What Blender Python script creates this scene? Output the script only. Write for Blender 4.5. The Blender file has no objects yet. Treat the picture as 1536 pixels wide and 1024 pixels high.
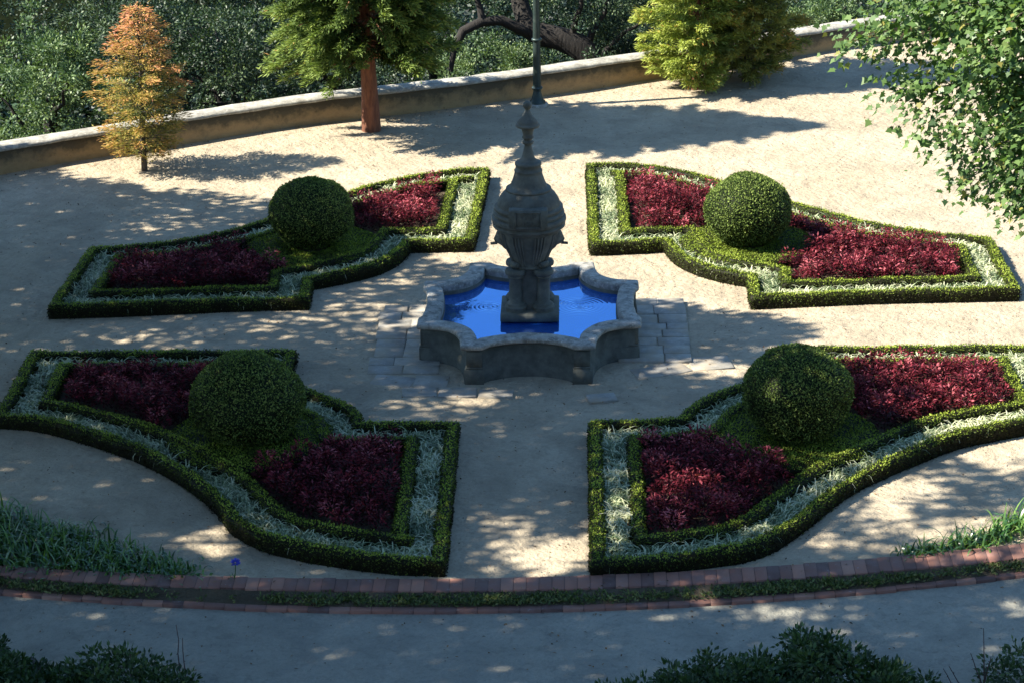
import bpy, math, random
import numpy as np
from mathutils import Vector, Matrix

rng = np.random.default_rng(7)
random.seed(7)
scene = bpy.context.scene
COL = scene.collection
R = math.radians

# ------------------------------------------------------------------ helpers
def link(o, parent=None):
    COL.objects.link(o)
    if parent is not None:
        o.parent = parent
    return o

def tag(o, label=None, cat=None, group=None, kind=None):
    if label: o['label'] = label
    if cat: o['category'] = cat
    if group: o['group'] = group
    if kind: o['kind'] = kind
    return o

def empty(name, loc=(0, 0, 0), rz=0.0):
    o = bpy.data.objects.new(name, None)
    o.location = loc
    o.rotation_euler = (0, 0, rz)
    o.empty_display_size = 0.2
    return link(o)

class MB:
    """collects polygons (any size) and a per-vertex 'tint' value"""
    def __init__(self):
        self.v = []; self.t = []; self.n = 0; self.loops = []; self.sizes = []
    def add(self, verts, faces, tint=0.5):
        verts = np.asarray(verts, np.float64).reshape(-1, 3)
        faces = np.asarray(faces, np.int64)
        self.v.append(verts)
        t = np.full(len(verts), tint, np.float64) if np.isscalar(tint) else np.asarray(tint, np.float64)
        self.t.append(t)
        self.loops.append((faces + self.n).ravel())
        self.sizes.append(np.full(len(faces), faces.shape[1], np.int64))
        self.n += len(verts)
        return self
    def poly(self, verts, faces, tint=0.5):
        for f in faces:
            self.loops.append(np.asarray(f, np.int64) + self.n)
            self.sizes.append(np.array([len(f)], np.int64))
        verts = np.asarray(verts, np.float64).reshape(-1, 3)
        self.v.append(verts); self.t.append(np.full(len(verts), tint)); self.n += len(verts)
        return self
    def mesh(self, name, mat, smooth=False):
        me = bpy.data.meshes.new(name)
        v = np.concatenate(self.v); l = np.concatenate(self.loops); s = np.concatenate(self.sizes)
        me.vertices.add(len(v)); me.vertices.foreach_set('co', v.astype(np.float32).ravel())
        me.loops.add(len(l)); me.loops.foreach_set('vertex_index', l.astype(np.int32))
        me.polygons.add(len(s))
        st = np.concatenate([[0], np.cumsum(s)[:-1]])
        me.polygons.foreach_set('loop_start', st.astype(np.int32))
        if smooth:
            me.polygons.foreach_set('use_smooth', np.ones(len(s), bool))
        a = me.attributes.new('tint', 'FLOAT', 'POINT')
        a.data.foreach_set('value', np.concatenate(self.t).astype(np.float32))
        me.update(calc_edges=True)
        me.validate()
        if mat: me.materials.append(mat)
        return me
    def build(self, name, mat, parent=None, smooth=False):
        o = bpy.data.objects.new(name, self.mesh(name, mat, smooth))
        return link(o, parent)

def unit(a):
    return a / np.maximum(np.linalg.norm(a, axis=-1, keepdims=True), 1e-9)

def leaves(mb, c, d, n, L, W, tint, fold=0.0):
    """rhombic leaves: base c, length axis d, face normal ~n"""
    c = np.asarray(c); N = len(c)
    d = unit(d); s = unit(np.cross(n, d)); nn = np.cross(d, s)
    L = np.broadcast_to(np.asarray(L, float), (N,))[:, None]; W = np.broadcast_to(np.asarray(W, float), (N,))[:, None]
    v = np.stack([c, c + d * L * .45 + s * W * .5 + nn * L * fold, c + d * L, c + d * L * .45 - s * W * .5 + nn * L * fold], 1)
    f = np.arange(N * 4).reshape(N, 4)
    t = np.repeat(np.broadcast_to(np.asarray(tint, float), (N,)), 4)
    mb.add(v.reshape(-1, 3), f, t)

def rnd_dir(n):
    return unit(rng.normal(size=(n, 3)))

def tube(mb, pts, rad, seg=8, tint=0.5, cap=True, wob=0.0):
    pts = np.asarray(pts, float); n = len(pts)
    rad = np.broadcast_to(np.asarray(rad, float), (n,))
    tan = unit(np.gradient(pts, axis=0))
    up = np.array([0, 0, 1.]) if abs(tan[0][2]) < .9 else np.array([1., 0, 0])
    a = unit(np.cross(up, tan)); 
    b = unit(np.cross(tan, a))
    an = np.linspace(0, 2 * np.pi, seg, endpoint=False)
    rr = rad[:, None] * (1 + wob * rng.normal(size=(n, seg)))
    v = pts[:, None, :] + rr[..., None] * (np.cos(an)[None, :, None] * a[:, None, :] + np.sin(an)[None, :, None] * b[:, None, :])
    i = np.arange(n - 1)[:, None] * seg; j = np.arange(seg)[None, :]; j2 = (j + 1) % seg
    f = np.stack([i + j, i + j2, i + seg + j2, i + seg + j], -1).reshape(-1, 4)
    mb.add(v.reshape(-1, 3), f, tint)
    if cap:
        mb.poly(v[0], [list(range(seg))[::-1]], tint); mb.poly(v[-1], [list(range(seg))], tint)

def lathe(mb, prof, seg=48, c=(0, 0, 0), tint=0.5, sq=0.0):
    prof = np.asarray(prof, float); n = len(prof)
    an = np.linspace(0, 2 * np.pi, seg, endpoint=False)
    k = 1.0 / np.maximum(np.abs(np.cos(an)), np.abs(np.sin(an)))
    k = 1 + sq * (k - 1)
    v = np.stack([prof[:, 0][:, None] * np.cos(an) * k + c[0], prof[:, 0][:, None] * np.sin(an) * k + c[1],
                  np.repeat(prof[:, 1][:, None], seg, 1) + c[2]], -1)
    i = np.arange(n - 1)[:, None] * seg; j = np.arange(seg)[None, :]; j2 = (j + 1) % seg
    f = np.stack([i + j, i + j2, i + seg + j2, i + seg + j], -1).reshape(-1, 4)
    mb.add(v.reshape(-1, 3), f, tint)
    mb.poly(v[0], [list(range(seg))[::-1]], tint); mb.poly(v[-1], [list(range(seg))], tint)

def box(mb, c, s, rz=0.0, bev=0.0, tint=0.5, taper=0.0):
    x, y, z = np.asarray(s, float) / 2
    lay = []
    zs = [(-z, 0.0)] if bev == 0 else [(-z, bev), (-z + bev, 0.0)]
    zs += [(z, 0.0)] if bev == 0 else [(z - bev, 0.0), (z, bev)]
    for zz, ins in zs:
        k = 1 - taper * (zz + z) / (2 * z)
        X, Y = (x - ins) * k, (y - ins) * k
        lay += [(-X, -Y, zz), (X, -Y, zz), (X, Y, zz), (-X, Y, zz)]
    v = np.array(lay); co, si = math.cos(rz), math.sin(rz)
    v = np.stack([v[:, 0] * co - v[:, 1] * si + c[0], v[:, 0] * si + v[:, 1] * co + c[1], v[:, 2] + c[2]], -1)
    F = []
    for k in range(len(zs) - 1):
        for j in range(4):
            F.append([k * 4 + j, k * 4 + (j + 1) % 4, k * 4 + 4 + (j + 1) % 4, k * 4 + 4 + j])
    b = (len(zs) - 1) * 4
    F += [[3, 2, 1, 0], [b, b + 1, b + 2, b + 3]]
    mb.add(v, F, tint)

def vnoise(p, f, seed=0):
    """cheap smooth pseudo noise, -1..1"""
    p = np.asarray(p) * f
    o = np.zeros(len(p))
    r = np.random.default_rng(seed)
    for k in range(5):
        w = r.normal(size=p.shape[1]) * (1 + .5 * k); ph = r.uniform(0, 6.28)
        o += np.sin(p @ w + ph) / (1 + .3 * k)
    return o / 2.5

# ------------------------------------------------------------------ materials
def M(name):
    m = bpy.data.materials.new(name); m.use_nodes = True
    nt = m.node_tree
    return m, nt, nt.nodes['Principled BSDF'], nt.nodes['Material Output']

def N(nt, t, **kw):
    n = nt.nodes.new(t)
    for k, v in kw.items():
        if k in n.inputs: n.inputs[k].default_value = v
        else: setattr(n, k, v)
    return n

def ramp(nt, fac, stops, interp='LINEAR'):
    r = nt.nodes.new('ShaderNodeValToRGB'); cr = r.color_ramp; cr.interpolation = interp
    while len(cr.elements) < len(stops): cr.elements.new(0.5)
    for e, (p, c) in zip(cr.elements, stops):
        e.position = p; e.color = (*c, 1)
    nt.links.new(fac, r.inputs['Fac'])
    return r.outputs['Color']

def noise(nt, scale, detail=4.0, rough=.55, coord='Object', dist=0.0, vec=None):
    n = N(nt, 'ShaderNodeTexNoise', Scale=scale, Detail=detail, Roughness=rough, Distortion=dist)
    if vec is None:
        tc = nt.nodes.new('ShaderNodeTexCoord'); vec = tc.outputs[coord]
    nt.links.new(vec, n.inputs['Vector'])
    return n.outputs['Fac']

def mixc(nt, fac, a, b, mode='MIX'):
    m = nt.nodes.new('ShaderNodeMix'); m.data_type = 'RGBA'; m.blend_type = mode
    for k, v in ((0, fac), (6, a), (7, b)):
        if hasattr(v, 'node'): nt.links.new(v, m.inputs[k])
        else: m.inputs[k].default_value = v if k == 0 else (*v, 1)
    return m.outputs[2]

def bump(nt, h, strength, dist=0.02, prev=None):
    b = N(nt, 'ShaderNodeBump', Strength=strength, Distance=dist)
    nt.links.new(h, b.inputs['Height'])
    if prev is not None: nt.links.new(prev, b.inputs['Normal'])
    return b.outputs['Normal']

def foliage(name, stops, rough=.5, trans=.25, spec=.4, tcol=1.4):
    m, nt, p, out = M(name)
    a = N(nt, 'ShaderNodeAttribute', attribute_name='tint')
    c = ramp(nt, a.outputs['Fac'], stops)
    nt.links.new(c, p.inputs['Base Color'])
    p.inputs['Roughness'].default_value = rough
    p.inputs['Specular IOR Level'].default_value = spec
    if trans > 0:
        tr = nt.nodes.new('ShaderNodeBsdfTranslucent')
        tc = mixc(nt, 1.0, c, (tcol, tcol * 1.05, tcol * .5), 'MULTIPLY')
        nt.links.new(tc, tr.inputs['Color'])
        mx = N(nt, 'ShaderNodeMixShader', Fac=trans)
        nt.links.new(p.outputs[0], mx.inputs[1]); nt.links.new(tr.outputs[0], mx.inputs[2])
        nt.links.new(mx.outputs[0], out.inputs['Surface'])
    return m

def bark(name, c1, c2, scale=6.0):
    m, nt, p, out = M(name)
    tc = nt.nodes.new('ShaderNodeTexCoord'); mp = N(nt, 'ShaderNodeMapping'); mp.inputs['Scale'].default_value = (3, 3, .5)
    nt.links.new(tc.outputs['Object'], mp.inputs['Vector'])
    n = noise(nt, scale, 6, .65, vec=mp.outputs[0])
    nt.links.new(ramp(nt, n, [(.3, c1), (.7, c2)]), p.inputs['Base Color'])
    p.inputs['Roughness'].default_value = .9
    nt.links.new(bump(nt, n, .9, .03), p.inputs['Normal'])
    return m

def sand_mat(name, c_lo, c_hi, dark, amount=1.0):
    m, nt, p, out = M(name)
    big = noise(nt, .45, 5, .6); mid = noise(nt, 3.2, 6, .65); fine = noise(nt, 60, 3, .7); grit = noise(nt, 190, 2, .7)
    c = ramp(nt, big, [(.3, c_lo), (.7, c_hi)])
    c = mixc(nt, ramp(nt, mid, [(.35, (0, 0, 0)), (.75, (.55, .55, .55))]), c, tuple(x * .82 for x in c_lo))
    c = mixc(nt, ramp(nt, fine, [(.35, (0, 0, 0)), (.62, (.22, .22, .22))]), c, tuple(min(1, x * 1.2) for x in c_hi))
    c = mixc(nt, ramp(nt, grit, [(.62, (0, 0, 0)), (.74, (.38, .38, .38))]), c, dark)
    worn = noise(nt, 1.1, 7, .68, dist=.5)
    c = mixc(nt, ramp(nt, worn, [(.46, (0, 0, 0)), (.62, (.5, .5, .5))]), c, tuple(a * b for a, b in zip(c_lo, (.66, .68, .72))))
    dm = noise(nt, 22, 6, .8)  # this mask and the next put the shade of dimples into the colour
    c = mixc(nt, ramp(nt, dm, [(.48, (0, 0, 0)), (.68, (.38, .38, .38))]), c, tuple(x * .55 for x in c_lo))
    dp = noise(nt, 7, 3, .6, dist=.8)
    c = mixc(nt, ramp(nt, dp, [(.56, (0, 0, 0)), (.68, (.35, .35, .35))]), c, tuple(x * .6 for x in c_lo))
    fl = noise(nt, 14, 5, .8)
    c = mixc(nt, ramp(nt, fl, [(.66, (0, 0, 0)), (.72, (.5, .5, .5))]), c, dark)
    nt.links.new(c, p.inputs['Base Color'])
    p.inputs['Roughness'].default_value = .95
    p.inputs['Specular IOR Level'].default_value = .15
    b = bump(nt, mid, .5 * amount, .12)
    b = bump(nt, noise(nt, 6.5, 2, .5, dist=.6), .5 * amount, .08, b)
    b = bump(nt, noise(nt, 11, 5, .7), .5 * amount, .05, b)
    b = bump(nt, fine, .5 * amount, .02, b)
    nt.links.new(b, p.inputs['Normal'])
    return m

def stone_mat(name, stops, light, scale=5.0, lich=.55, bumpd=.02, lichen_amt=.7):
    m, nt, p, out = M(name)
    n = noise(nt, scale, 8, .68); n2 = noise(nt, scale * 4, 6, .7); n3 = noise(nt, scale * .8, 3, .5)
    c = ramp(nt, n, stops)
    c = mixc(nt, ramp(nt, n2, [(lich, (0, 0, 0)), (lich + .12, (lichen_amt,) * 3)]), c, light)
    c = mixc(nt, ramp(nt, n3, [(.5, (0, 0, 0)), (.72, (.6, .6, .6))]), c, stops[0][1])
    nt.links.new(c, p.inputs['Base Color'])
    p.inputs['Roughness'].default_value = .8
    b = bump(nt, n, .5, bumpd); b = bump(nt, n2, .4, bumpd * .4, b)
    nt.links.new(b, p.inputs['Normal'])
    return m

MT = {}
MT['sand'] = sand_mat('sandy_gravel', (.37, .30, .205), (.48, .405, .295), (.13, .10, .07))
MT['road'] = sand_mat('road_gravel', (.28, .265, .215), (.35, .33, .27), (.09, .085, .07))
MT['soil'] = sand_mat('soil', (.09, .07, .045), (.14, .11, .07), (.03, .025, .02), 1.5)
MT['hill'] = stone_mat('hill_litter', [(.3, (.004, .006, .003)), (.6, (.010, .013, .006)), (.8, (.016, .016, .008))], (.02, .022, .01), 3, .6, .05)
MT['hill'].node_tree.nodes['Principled BSDF'].inputs['Specular IOR Level'].default_value = 0.0
MT['granite'] = stone_mat('granite_dark', [(.25, (.04, .042, .034)), (.5, (.095, .098, .08)), (.8, (.155, .155, .125))], (.28, .28, .22), 5.5, .64, .006, .45)
MT['rim'] = stone_mat('granite_rim', [(.3, (.09, .085, .07)), (.5, (.30, .285, .25)), (.75, (.44, .42, .37))], (.54, .51, .43), 7, .55, .018)
MT['slab'] = stone_mat('granite_slab', [(.3, (.19, .175, .145)), (.55, (.31, .29, .25)), (.8, (.40, .375, .32))], (.47, .43, .35), 4, .58, .012)
def dirt_over(m):
    nt = m.node_tree; p = nt.nodes['Principled BSDF']; src = p.inputs['Base Color'].links[0].from_socket
    d = noise(nt, 2.2, 6, .7)
    nt.links.new(mixc(nt, ramp(nt, d, [(.42, (0, 0, 0)), (.62, (.75, .75, .75))]), src, (.33, .265, .18)), p.inputs['Base Color'])
dirt_over(MT['slab'])
MT['coping'] = stone_mat('wall_coping', [(.3, (.17, .155, .125)), (.55, (.34, .32, .27)), (.8, (.45, .43, .38))], (.52, .50, .44), 4, .52, .02)
MT['rock'] = stone_mat('rock', [(.3, (.03, .026, .02)), (.6, (.07, .06, .05)), (.8, (.11, .1, .08))], (.13, .14, .1), 5, .6, .03)

def wall_mat():
    m, nt, p, out = M('old_render_wall')
    tc = nt.nodes.new('ShaderNodeTexCoord'); sx = nt.nodes.new('ShaderNodeSeparateXYZ')
    nt.links.new(tc.outputs['Object'], sx.inputs[0])
    n = noise(nt, 3.0, 8, .7); n2 = noise(nt, 16, 6, .7)
    c = ramp(nt, n, [(.3, (.30, .195, .09)), (.6, (.40, .27, .13)), (.8, (.46, .35, .21))])
    add = N(nt, 'ShaderNodeMath', operation='MULTIPLY_ADD'); nt.links.new(n, add.inputs[0]); add.inputs[1].default_value = .9
    nt.links.new(sx.outputs['Z'], add.inputs[2])
    # damp, mossy upper half under the coping (a stain that belongs to the wall)
    c = mixc(nt, ramp(nt, add.outputs[0], [(.55, (0, 0, 0)), (.78, (.85, .85, .85))]), c, (.05, .043, .027))
    c = mixc(nt, ramp(nt, n2, [(.6, (0, 0, 0)), (.7, (.5, .5, .5))]), c, (.10, .085, .055))
    nt.links.new(c, p.inputs['Base Color']); p.inputs['Roughness'].default_value = .95
    nt.links.new(bump(nt, n2, .6, .03), p.inputs['Normal'])
    return m
MT['wall'] = wall_mat()

def brick_mat():
    m, nt, p, out = M('brick_coping')
    a = N(nt, 'ShaderNodeAttribute', attribute_name='tint')
    c = ramp(nt, a.outputs['Fac'], [(0, (.10, .055, .045)), (.3, (.19, .09, .065)), (.65, (.28, .125, .085)), (1, (.36, .19, .13))])
    n = noise(nt, 14, 7, .7); n2 = noise(nt, 3.5, 4, .6)
    c = mixc(nt, ramp(nt, n2, [(.45, (0, 0, 0)), (.65, (.5, .5, .5))]), c, (.19, .12, .105))
    c = mixc(nt, ramp(nt, n, [(.62, (0, 0, 0)), (.75, (.6, .6, .6))]), c, (.42, .38, .36))
    nt.links.new(c, p.inputs['Base Color']); p.inputs['Roughness'].default_value = .85
    nt.links.new(bump(nt, n, .5, .01), p.inputs['Normal'])
    return m
MT['brick'] = brick_mat()

MT['hedge'] = foliage('box_hedge_leaf', [(0, (.007, .008, .004)), (.15, (.027, .026, .01)), (.4, (.05, .072, .013)), (.75, (.19, .255, .032)), (1, (.36, .42, .065))], .6, .2, .12)
MT['ball'] = foliage('box_ball_leaf', [(0, (.008, .011, .005)), (.3, (.04, .066, .015)), (.7, (.13, .185, .042)), (1, (.28, .34, .085))], .6, .15, .10)
MT['lily'] = foliage('variegated_blade', [(0, (.07, .11, .045)), (.4, (.20, .26, .13)), (.6, (.50, .53, .32)), (1, (.70, .69, .48))], .45, .25, .4, 1.1)
MT['red'] = foliage('red_bedding_leaf', [(0, (.012, .003, .005)), (.4, (.05, .008, .012)), (.75, (.19, .022, .036)), (1, (.46, .13, .15))], .55, .2, .10, 1.4)  # sunlit tops and shaded depths of the plants put into the leaf colours
MT['straplf'] = foliage('strap_leaf', [(0, (.018, .05, .016)), (.5, (.045, .125, .03)), (1, (.16, .27, .055))], .28, .25, .75)
MT['weed'] = foliage('weed_leaf', [(0, (.04, .06, .015)), (.6, (.09, .13, .03)), (1, (.20, .20, .07))], .6, .2)
MT['bush'] = foliage('shrub_leaf', [(0, (.012, .026, .010)), (.5, (.03, .065, .02)), (.85, (.07, .125, .035)), (1, (.15, .18, .07))], .5, .2, .35)
MT['maple'] = foliage('maple_leaf', [(0, (.03, .07, .02)), (.5, (.085, .155, .04)), (.9, (.19, .27, .09)), (1, (.25, .23, .06))], .45, .35, .4)
MT['canopy'] = foliage('canopy_leaf', [(0, (.025, .05, .012)), (.5, (.045, .085, .02)), (1, (.08, .12, .03))], .45, .12, .4)
MT['oak'] = foliage('oak_leaf', [(0, (.006, .014, .008)), (.45, (.018, .040, .020)), (.75, (.06, .10, .045)), (1, (.15, .20, .09))], .5, .16, .4)
MT['olive'] = foliage('pale_leaf', [(0, (.014, .035, .016)), (.4, (.06, .11, .045)), (.75, (.16, .23, .09)), (1, (.27, .34, .15))], .5, .2, .4)  # pale leaves, with the sunlight on lit crowns put into the colour
MT['fir'] = foliage('browning_needles', [(0, (.06, .09, .025)), (.25, (.17, .175, .04)), (.5, (.36, .26, .07)), (.75, (.48, .24, .10)), (1, (.55, .22, .14))], .6, .22, .2)
MT['cypress'] = foliage('cypress_spray', [(0, (.012, .022, .008)), (.3, (.045, .08, .022)), (.6, (.13, .19, .045)), (.9, (.29, .36, .09)), (1, (.34, .20, .07))], .6, .22, .2)
MT['thuja'] = foliage('golden_spray', [(0, (.08, .08, .02)), (.4, (.24, .30, .06)), (.8, (.38, .43, .10)), (.94, (.46, .42, .10)), (1, (.42, .18, .05))], .6, .25, .2)
MT['thujab'] = foliage('browning_spray', [(0, (.07, .07, .025)), (.4, (.18, .20, .05)), (.8, (.29, .28, .07)), (1, (.38, .18, .06))], .6, .3, .2)
MT['litter'] = foliage('dry_leaf', [(0, (.035, .022, .012)), (.5, (.13, .07, .03)), (1, (.28, .17, .08))], .8, 0, .2)
MT['flower'] = foliage('blue_flower', [(0, (.05, .06, .5)), (1, (.12, .14, .7))], .5, .2)
MT['bark'] = bark('bark_grey', (.03, .024, .018), (.10, .08, .06))
MT['darkbark'] = bark('bark_dark', (.007, .006, .005), (.022, .017, .013))
MT['redbark'] = bark('bark_red', (.075, .025, .014), (.23, .09, .045), 5)
MT['twig'] = bark('bark_twig', (.05, .03, .025), (.10, .06, .05))

def iron_mat():
    m, nt, p, out = M('painted_iron')
    n = noise(nt, 9, 6, .65)
    nt.links.new(ramp(nt, n, [(.3, (.02, .036, .034)), (.6, (.035, .055, .05)), (.8, (.08, .095, .085))]), p.inputs['Base Color'])
    p.inputs['Metallic'].default_value = .35; p.inputs['Roughness'].default_value = .45
    return m
MT['iron'] = iron_mat()
def glass_mat():
    m, nt, p, out = M('lantern_glass')
    n = noise(nt, 6, 2)
    nt.links.new(ramp(nt, n, [(.3, (.6, .62, .6)), (.7, (.7, .72, .7))]), p.inputs['Base Color'])
    p.inputs['Roughness'].default_value = .3; p.inputs['Transmission Weight'].default_value = .5
    return m
MT['glass'] = glass_mat()

def water_mat():
    m, nt, p, out = M('basin_water')
    tc = nt.nodes.new('ShaderNodeTexCoord')
    n = noise(nt, 2.5, 3, .5)
    nt.links.new(ramp(nt, n, [(.3, (.010, .095, .50)), (.7, (.014, .115, .58))]), p.inputs['Base Color'])  # blue of the reflected sky put into the water's own colour
    p.inputs['Roughness'].default_value = .03
    p.inputs['IOR'].default_value = 1.45
    def ring(cx, cy, rad, sc):
        sub = N(nt, 'ShaderNodeVectorMath', operation='SUBTRACT'); nt.links.new(tc.outputs['Object'], sub.inputs[0]); sub.inputs[1].default_value = (cx, cy, .40)
        ln = N(nt, 'ShaderNodeVectorMath', operation='LENGTH'); nt.links.new(sub.outputs[0], ln.inputs[0])
        s = N(nt, 'ShaderNodeMath', operation='MULTIPLY'); nt.links.new(ln.outputs['Value'], s.inputs[0]); s.inputs[1].default_value = sc
        sn = N(nt, 'ShaderNodeMath', operation='SINE'); nt.links.new(s.outputs[0], sn.inputs[0])
        mr = N(nt, 'ShaderNodeMapRange'); nt.links.new(ln.outputs['Value'], mr.inputs['Value'])
        mr.inputs['From Min'].default_value = 0; mr.inputs['From Max'].default_value = rad; mr.inputs['To Min'].default_value = 1; mr.inputs['To Max'].default_value = 0
        mu = N(nt, 'ShaderNodeMath', operation='MULTIPLY'); nt.links.new(sn.outputs[0], mu.inputs[0]); nt.links.new(mr.outputs[0], mu.inputs[1])
        return mu.outputs[0]
    a = ring(.74, .33, .55, 95); b = ring(-.62, .30, .35, 100)
    ad = N(nt, 'ShaderNodeMath', operation='ADD'); nt.links.new(a, ad.inputs[0]); nt.links.new(b, ad.inputs[1])
    bn = bump(nt, ad.outputs[0], .35, .006)
    bn = bump(nt, noise(nt, 9, 2, .5), .04, .01, bn)
    nt.links.new(bn, p.inputs['Normal'])
    g = N(nt, 'ShaderNodeBsdfGlossy', Roughness=.02); g.inputs['Color'].default_value = (.22, .52, 1.0, 1); nt.links.new(bn, g.inputs['Normal'])
    mx = N(nt, 'ShaderNodeMixShader', Fac=.62); nt.links.new(p.outputs[0], mx.inputs[1]); nt.links.new(g.outputs[0], mx.inputs[2]); nt.links.new(mx.outputs[0], out.inputs['Surface'])
    return m
MT['water'] = water_mat()

# ------------------------------------------------------------------ world, sun, camera
SUN_EL, SUN_AZ = R(42), R(189)          # azimuth measured from +X, counter-clockwise
sv = Vector((math.cos(SUN_EL) * math.cos(SUN_AZ), math.cos(SUN_EL) * math.sin(SUN_AZ), math.sin(SUN_EL)))
w = bpy.data.worlds.new('World'); scene.world = w; w.use_nodes = True
nt = w.node_tree
sky = nt.nodes.new('ShaderNodeTexSky'); sky.sky_type = 'NISHITA'; sky.sun_disc = False
sky.sun_elevation = SUN_EL; sky.sun_rotation = math.pi / 2 - SUN_AZ; sky.air_density = 1.0; sky.dust_density = .4; sky.ozone_density = 2.0
bg = nt.nodes['Background']; bg.inputs['Strength'].default_value = .074
skyc = mixc(nt, 1.0, sky.outputs[0], (.74, .95, 1.08), 'MULTIPLY')     # deep clean autumn blue
nt.links.new(skyc, bg.inputs['Color'])
sl = bpy.data.lights.new('sun', 'SUN'); sl.energy = 5.0; sl.angle = R(.53); sl.color = (1, .94, .82)
so = bpy.data.objects.new('sun', sl); link(so); so.rotation_euler = (-sv).to_track_quat('-Z', 'Y').to_euler()
so.location = (-20, 0, 30)

cd = bpy.data.cameras.new('camera'); cam = bpy.data.objects.new('camera', cd); link(cam)
r_, u_, f_ = Vector((0.99956742, 0.02539635, -0.01483251)), Vector((0.00470551, 0.35973278, 0.93304351)), Vector((-0.02903164, 0.93270968, -0.35945766))
cam.matrix_world = Matrix(((r_.x, u_.x, -f_.x, 0.7606), (r_.y, u_.y, -f_.y, -33.3234), (r_.z, u_.z, -f_.z, 12.8243), (0, 0, 0, 1)))
cd.sensor_width = 36; cd.lens = 3583.5 * 36 / 1536; cd.clip_end = 2000
scene.camera = cam
scene.view_settings.view_transform = 'Standard'; scene.view_settings.look = 'None'
scene.view_settings.exposure = 1.64; scene.view_settings.gamma = 1

# ------------------------------------------------------------------ the setting
WALL = [(-40, -6.5), (-26, .2), (-16, 5.0), (-9.9, 8.65), (-8.2, 9.7), (-6.5, 10.75), (-4.1, 12.1), (-1.65, 13.0), (1.17, 14.5), (2.25, 15.05), (5.5, 16.95), (9, 18.9), (20, 25), (40, 36)]
def arc(cx, cy, r, x0, x1, n):
    x = np.linspace(x0, x1, n)
    return np.stack([x, cy - np.sqrt(r * r - (x - cx) ** 2)], -1)

def height_terrace(x, y):
    return .012 * np.sin(x * 1.3 + y * .7) + .01 * np.sin(x * .6 - y * 1.9)

# far ground: one sheet to the horizon, lower than everything, rising to hills far off
mb = MB()
xs = np.concatenate([np.linspace(-900, -60, 8), np.linspace(-50, 50, 41), np.linspace(60, 900, 8)])
ys = np.concatenate([np.linspace(-900, -50, 8), np.linspace(-45, 60, 43), np.linspace(70, 900, 9)])
X, Y = np.meshgrid(xs, ys)
wx = np.array([p[0] for p in WALL]); wy = np.array([p[1] for p in WALL])
beyond = Y - np.interp(X, wx, wy)
Z = np.where(beyond > 0, -1.0 - np.minimum(beyond, 14) * .42, -1.0)
Z = np.where(beyond > 22, Z + (beyond - 22) * .06, Z)
Z = np.where(Y < -14, -1.6, Z)
i = np.arange(len(ys) - 1)[:, None] * len(xs); j = np.arange(len(xs) - 1)[None, :]
F = np.stack([i + j, i + j + 1, i + len(xs) + j + 1, i + len(xs) + j], -1).reshape(-1, 4)
mb.add(np.stack([X, Y, Z], -1).reshape(-1, 3), F)
tag(mb.build('ground', MT['hill'], smooth=True), kind='structure')

# terrace between the wall and the front kerb
mb = MB()
n = 161
xs = np.linspace(-38, 38, n)
yb = np.interp(xs, wx, wy) + .1
yf = 23.02 - np.sqrt(np.maximum(30.98 ** 2 - np.clip(xs + 1.43, -29, 29) ** 2, 1.0)) - .02
T = np.linspace(0, 1, 90)
P = np.stack([np.repeat(xs[None], 90, 0), yf[None] + (yb - yf)[None] * T[:, None], np.zeros((90, n))], -1)
P[..., 2] = height_terrace(P[..., 0], P[..., 1]) - .012
P[0, :, 2] = 0.02
i = np.arange(89)[:, None] * n; j = np.arange(n - 1)[None]
F = np.stack([i + j, i + j + 1, i + n + j + 1, i + n + j], -1).reshape(-1, 4)
mb.add(P.reshape(-1, 3), F)
tag(mb.build('terrace', MT['sand'], smooth=True), kind='structure')

def strip(name, inner, outer, zi, zo, mat, nz=4, wob=.0):
    mb = MB(); n = len(inner); t = np.linspace(0, 1, nz)[:, None, None]
    P = np.concatenate([inner[None] * (1 - t) + outer[None] * t, np.broadcast_to((zi * (1 - t) + zo * t), (nz, n, 1))], -1)
    P = P.copy(); P[1:-1, :, 2] += wob * rng.normal(size=P[1:-1, :, 2].shape)
    i = np.arange(nz - 1)[:, None] * n; j = np.arange(n - 1)[None]
    F = np.stack([i + n + j, i + n + j + 1, i + j + 1, i + j], -1).reshape(-1, 4)
    mb.add(P.reshape(-1, 3), F)
    return tag(mb.build(name, mat, smooth=True), kind='structure')

def kerb_mid(r0, x): return 0
CURB_IN = (-1.43, 23.02, 30.98); CURB_OUT = (-1.15, 22.59, 30.86)
A1 = arc(-1.15, 22.58, 30.86, -28, 26, 200); A2 = arc(-1.0, 19.236, 27.80, -26, 24.5, 200)
strip('soil_strip', A1, A2, .03, -.03, MT['soil'], 6, .012)
A3 = arc(-1.0, 18.882, 27.53, -26, 24.5, 200); A4 = A3.copy(); A4[:, 1] = np.minimum(-13, A3[:, 1] - 4.5); A4[:, 0] *= 1.2
strip('road', A3, A4, -.06, -.10, MT['road'], 20, .004)
A5 = A4.copy(); A5[:, 1] -= 28; 
strip('bank', A4, A5, -.10, 11.2, MT['soil'], 14, .1)

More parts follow.
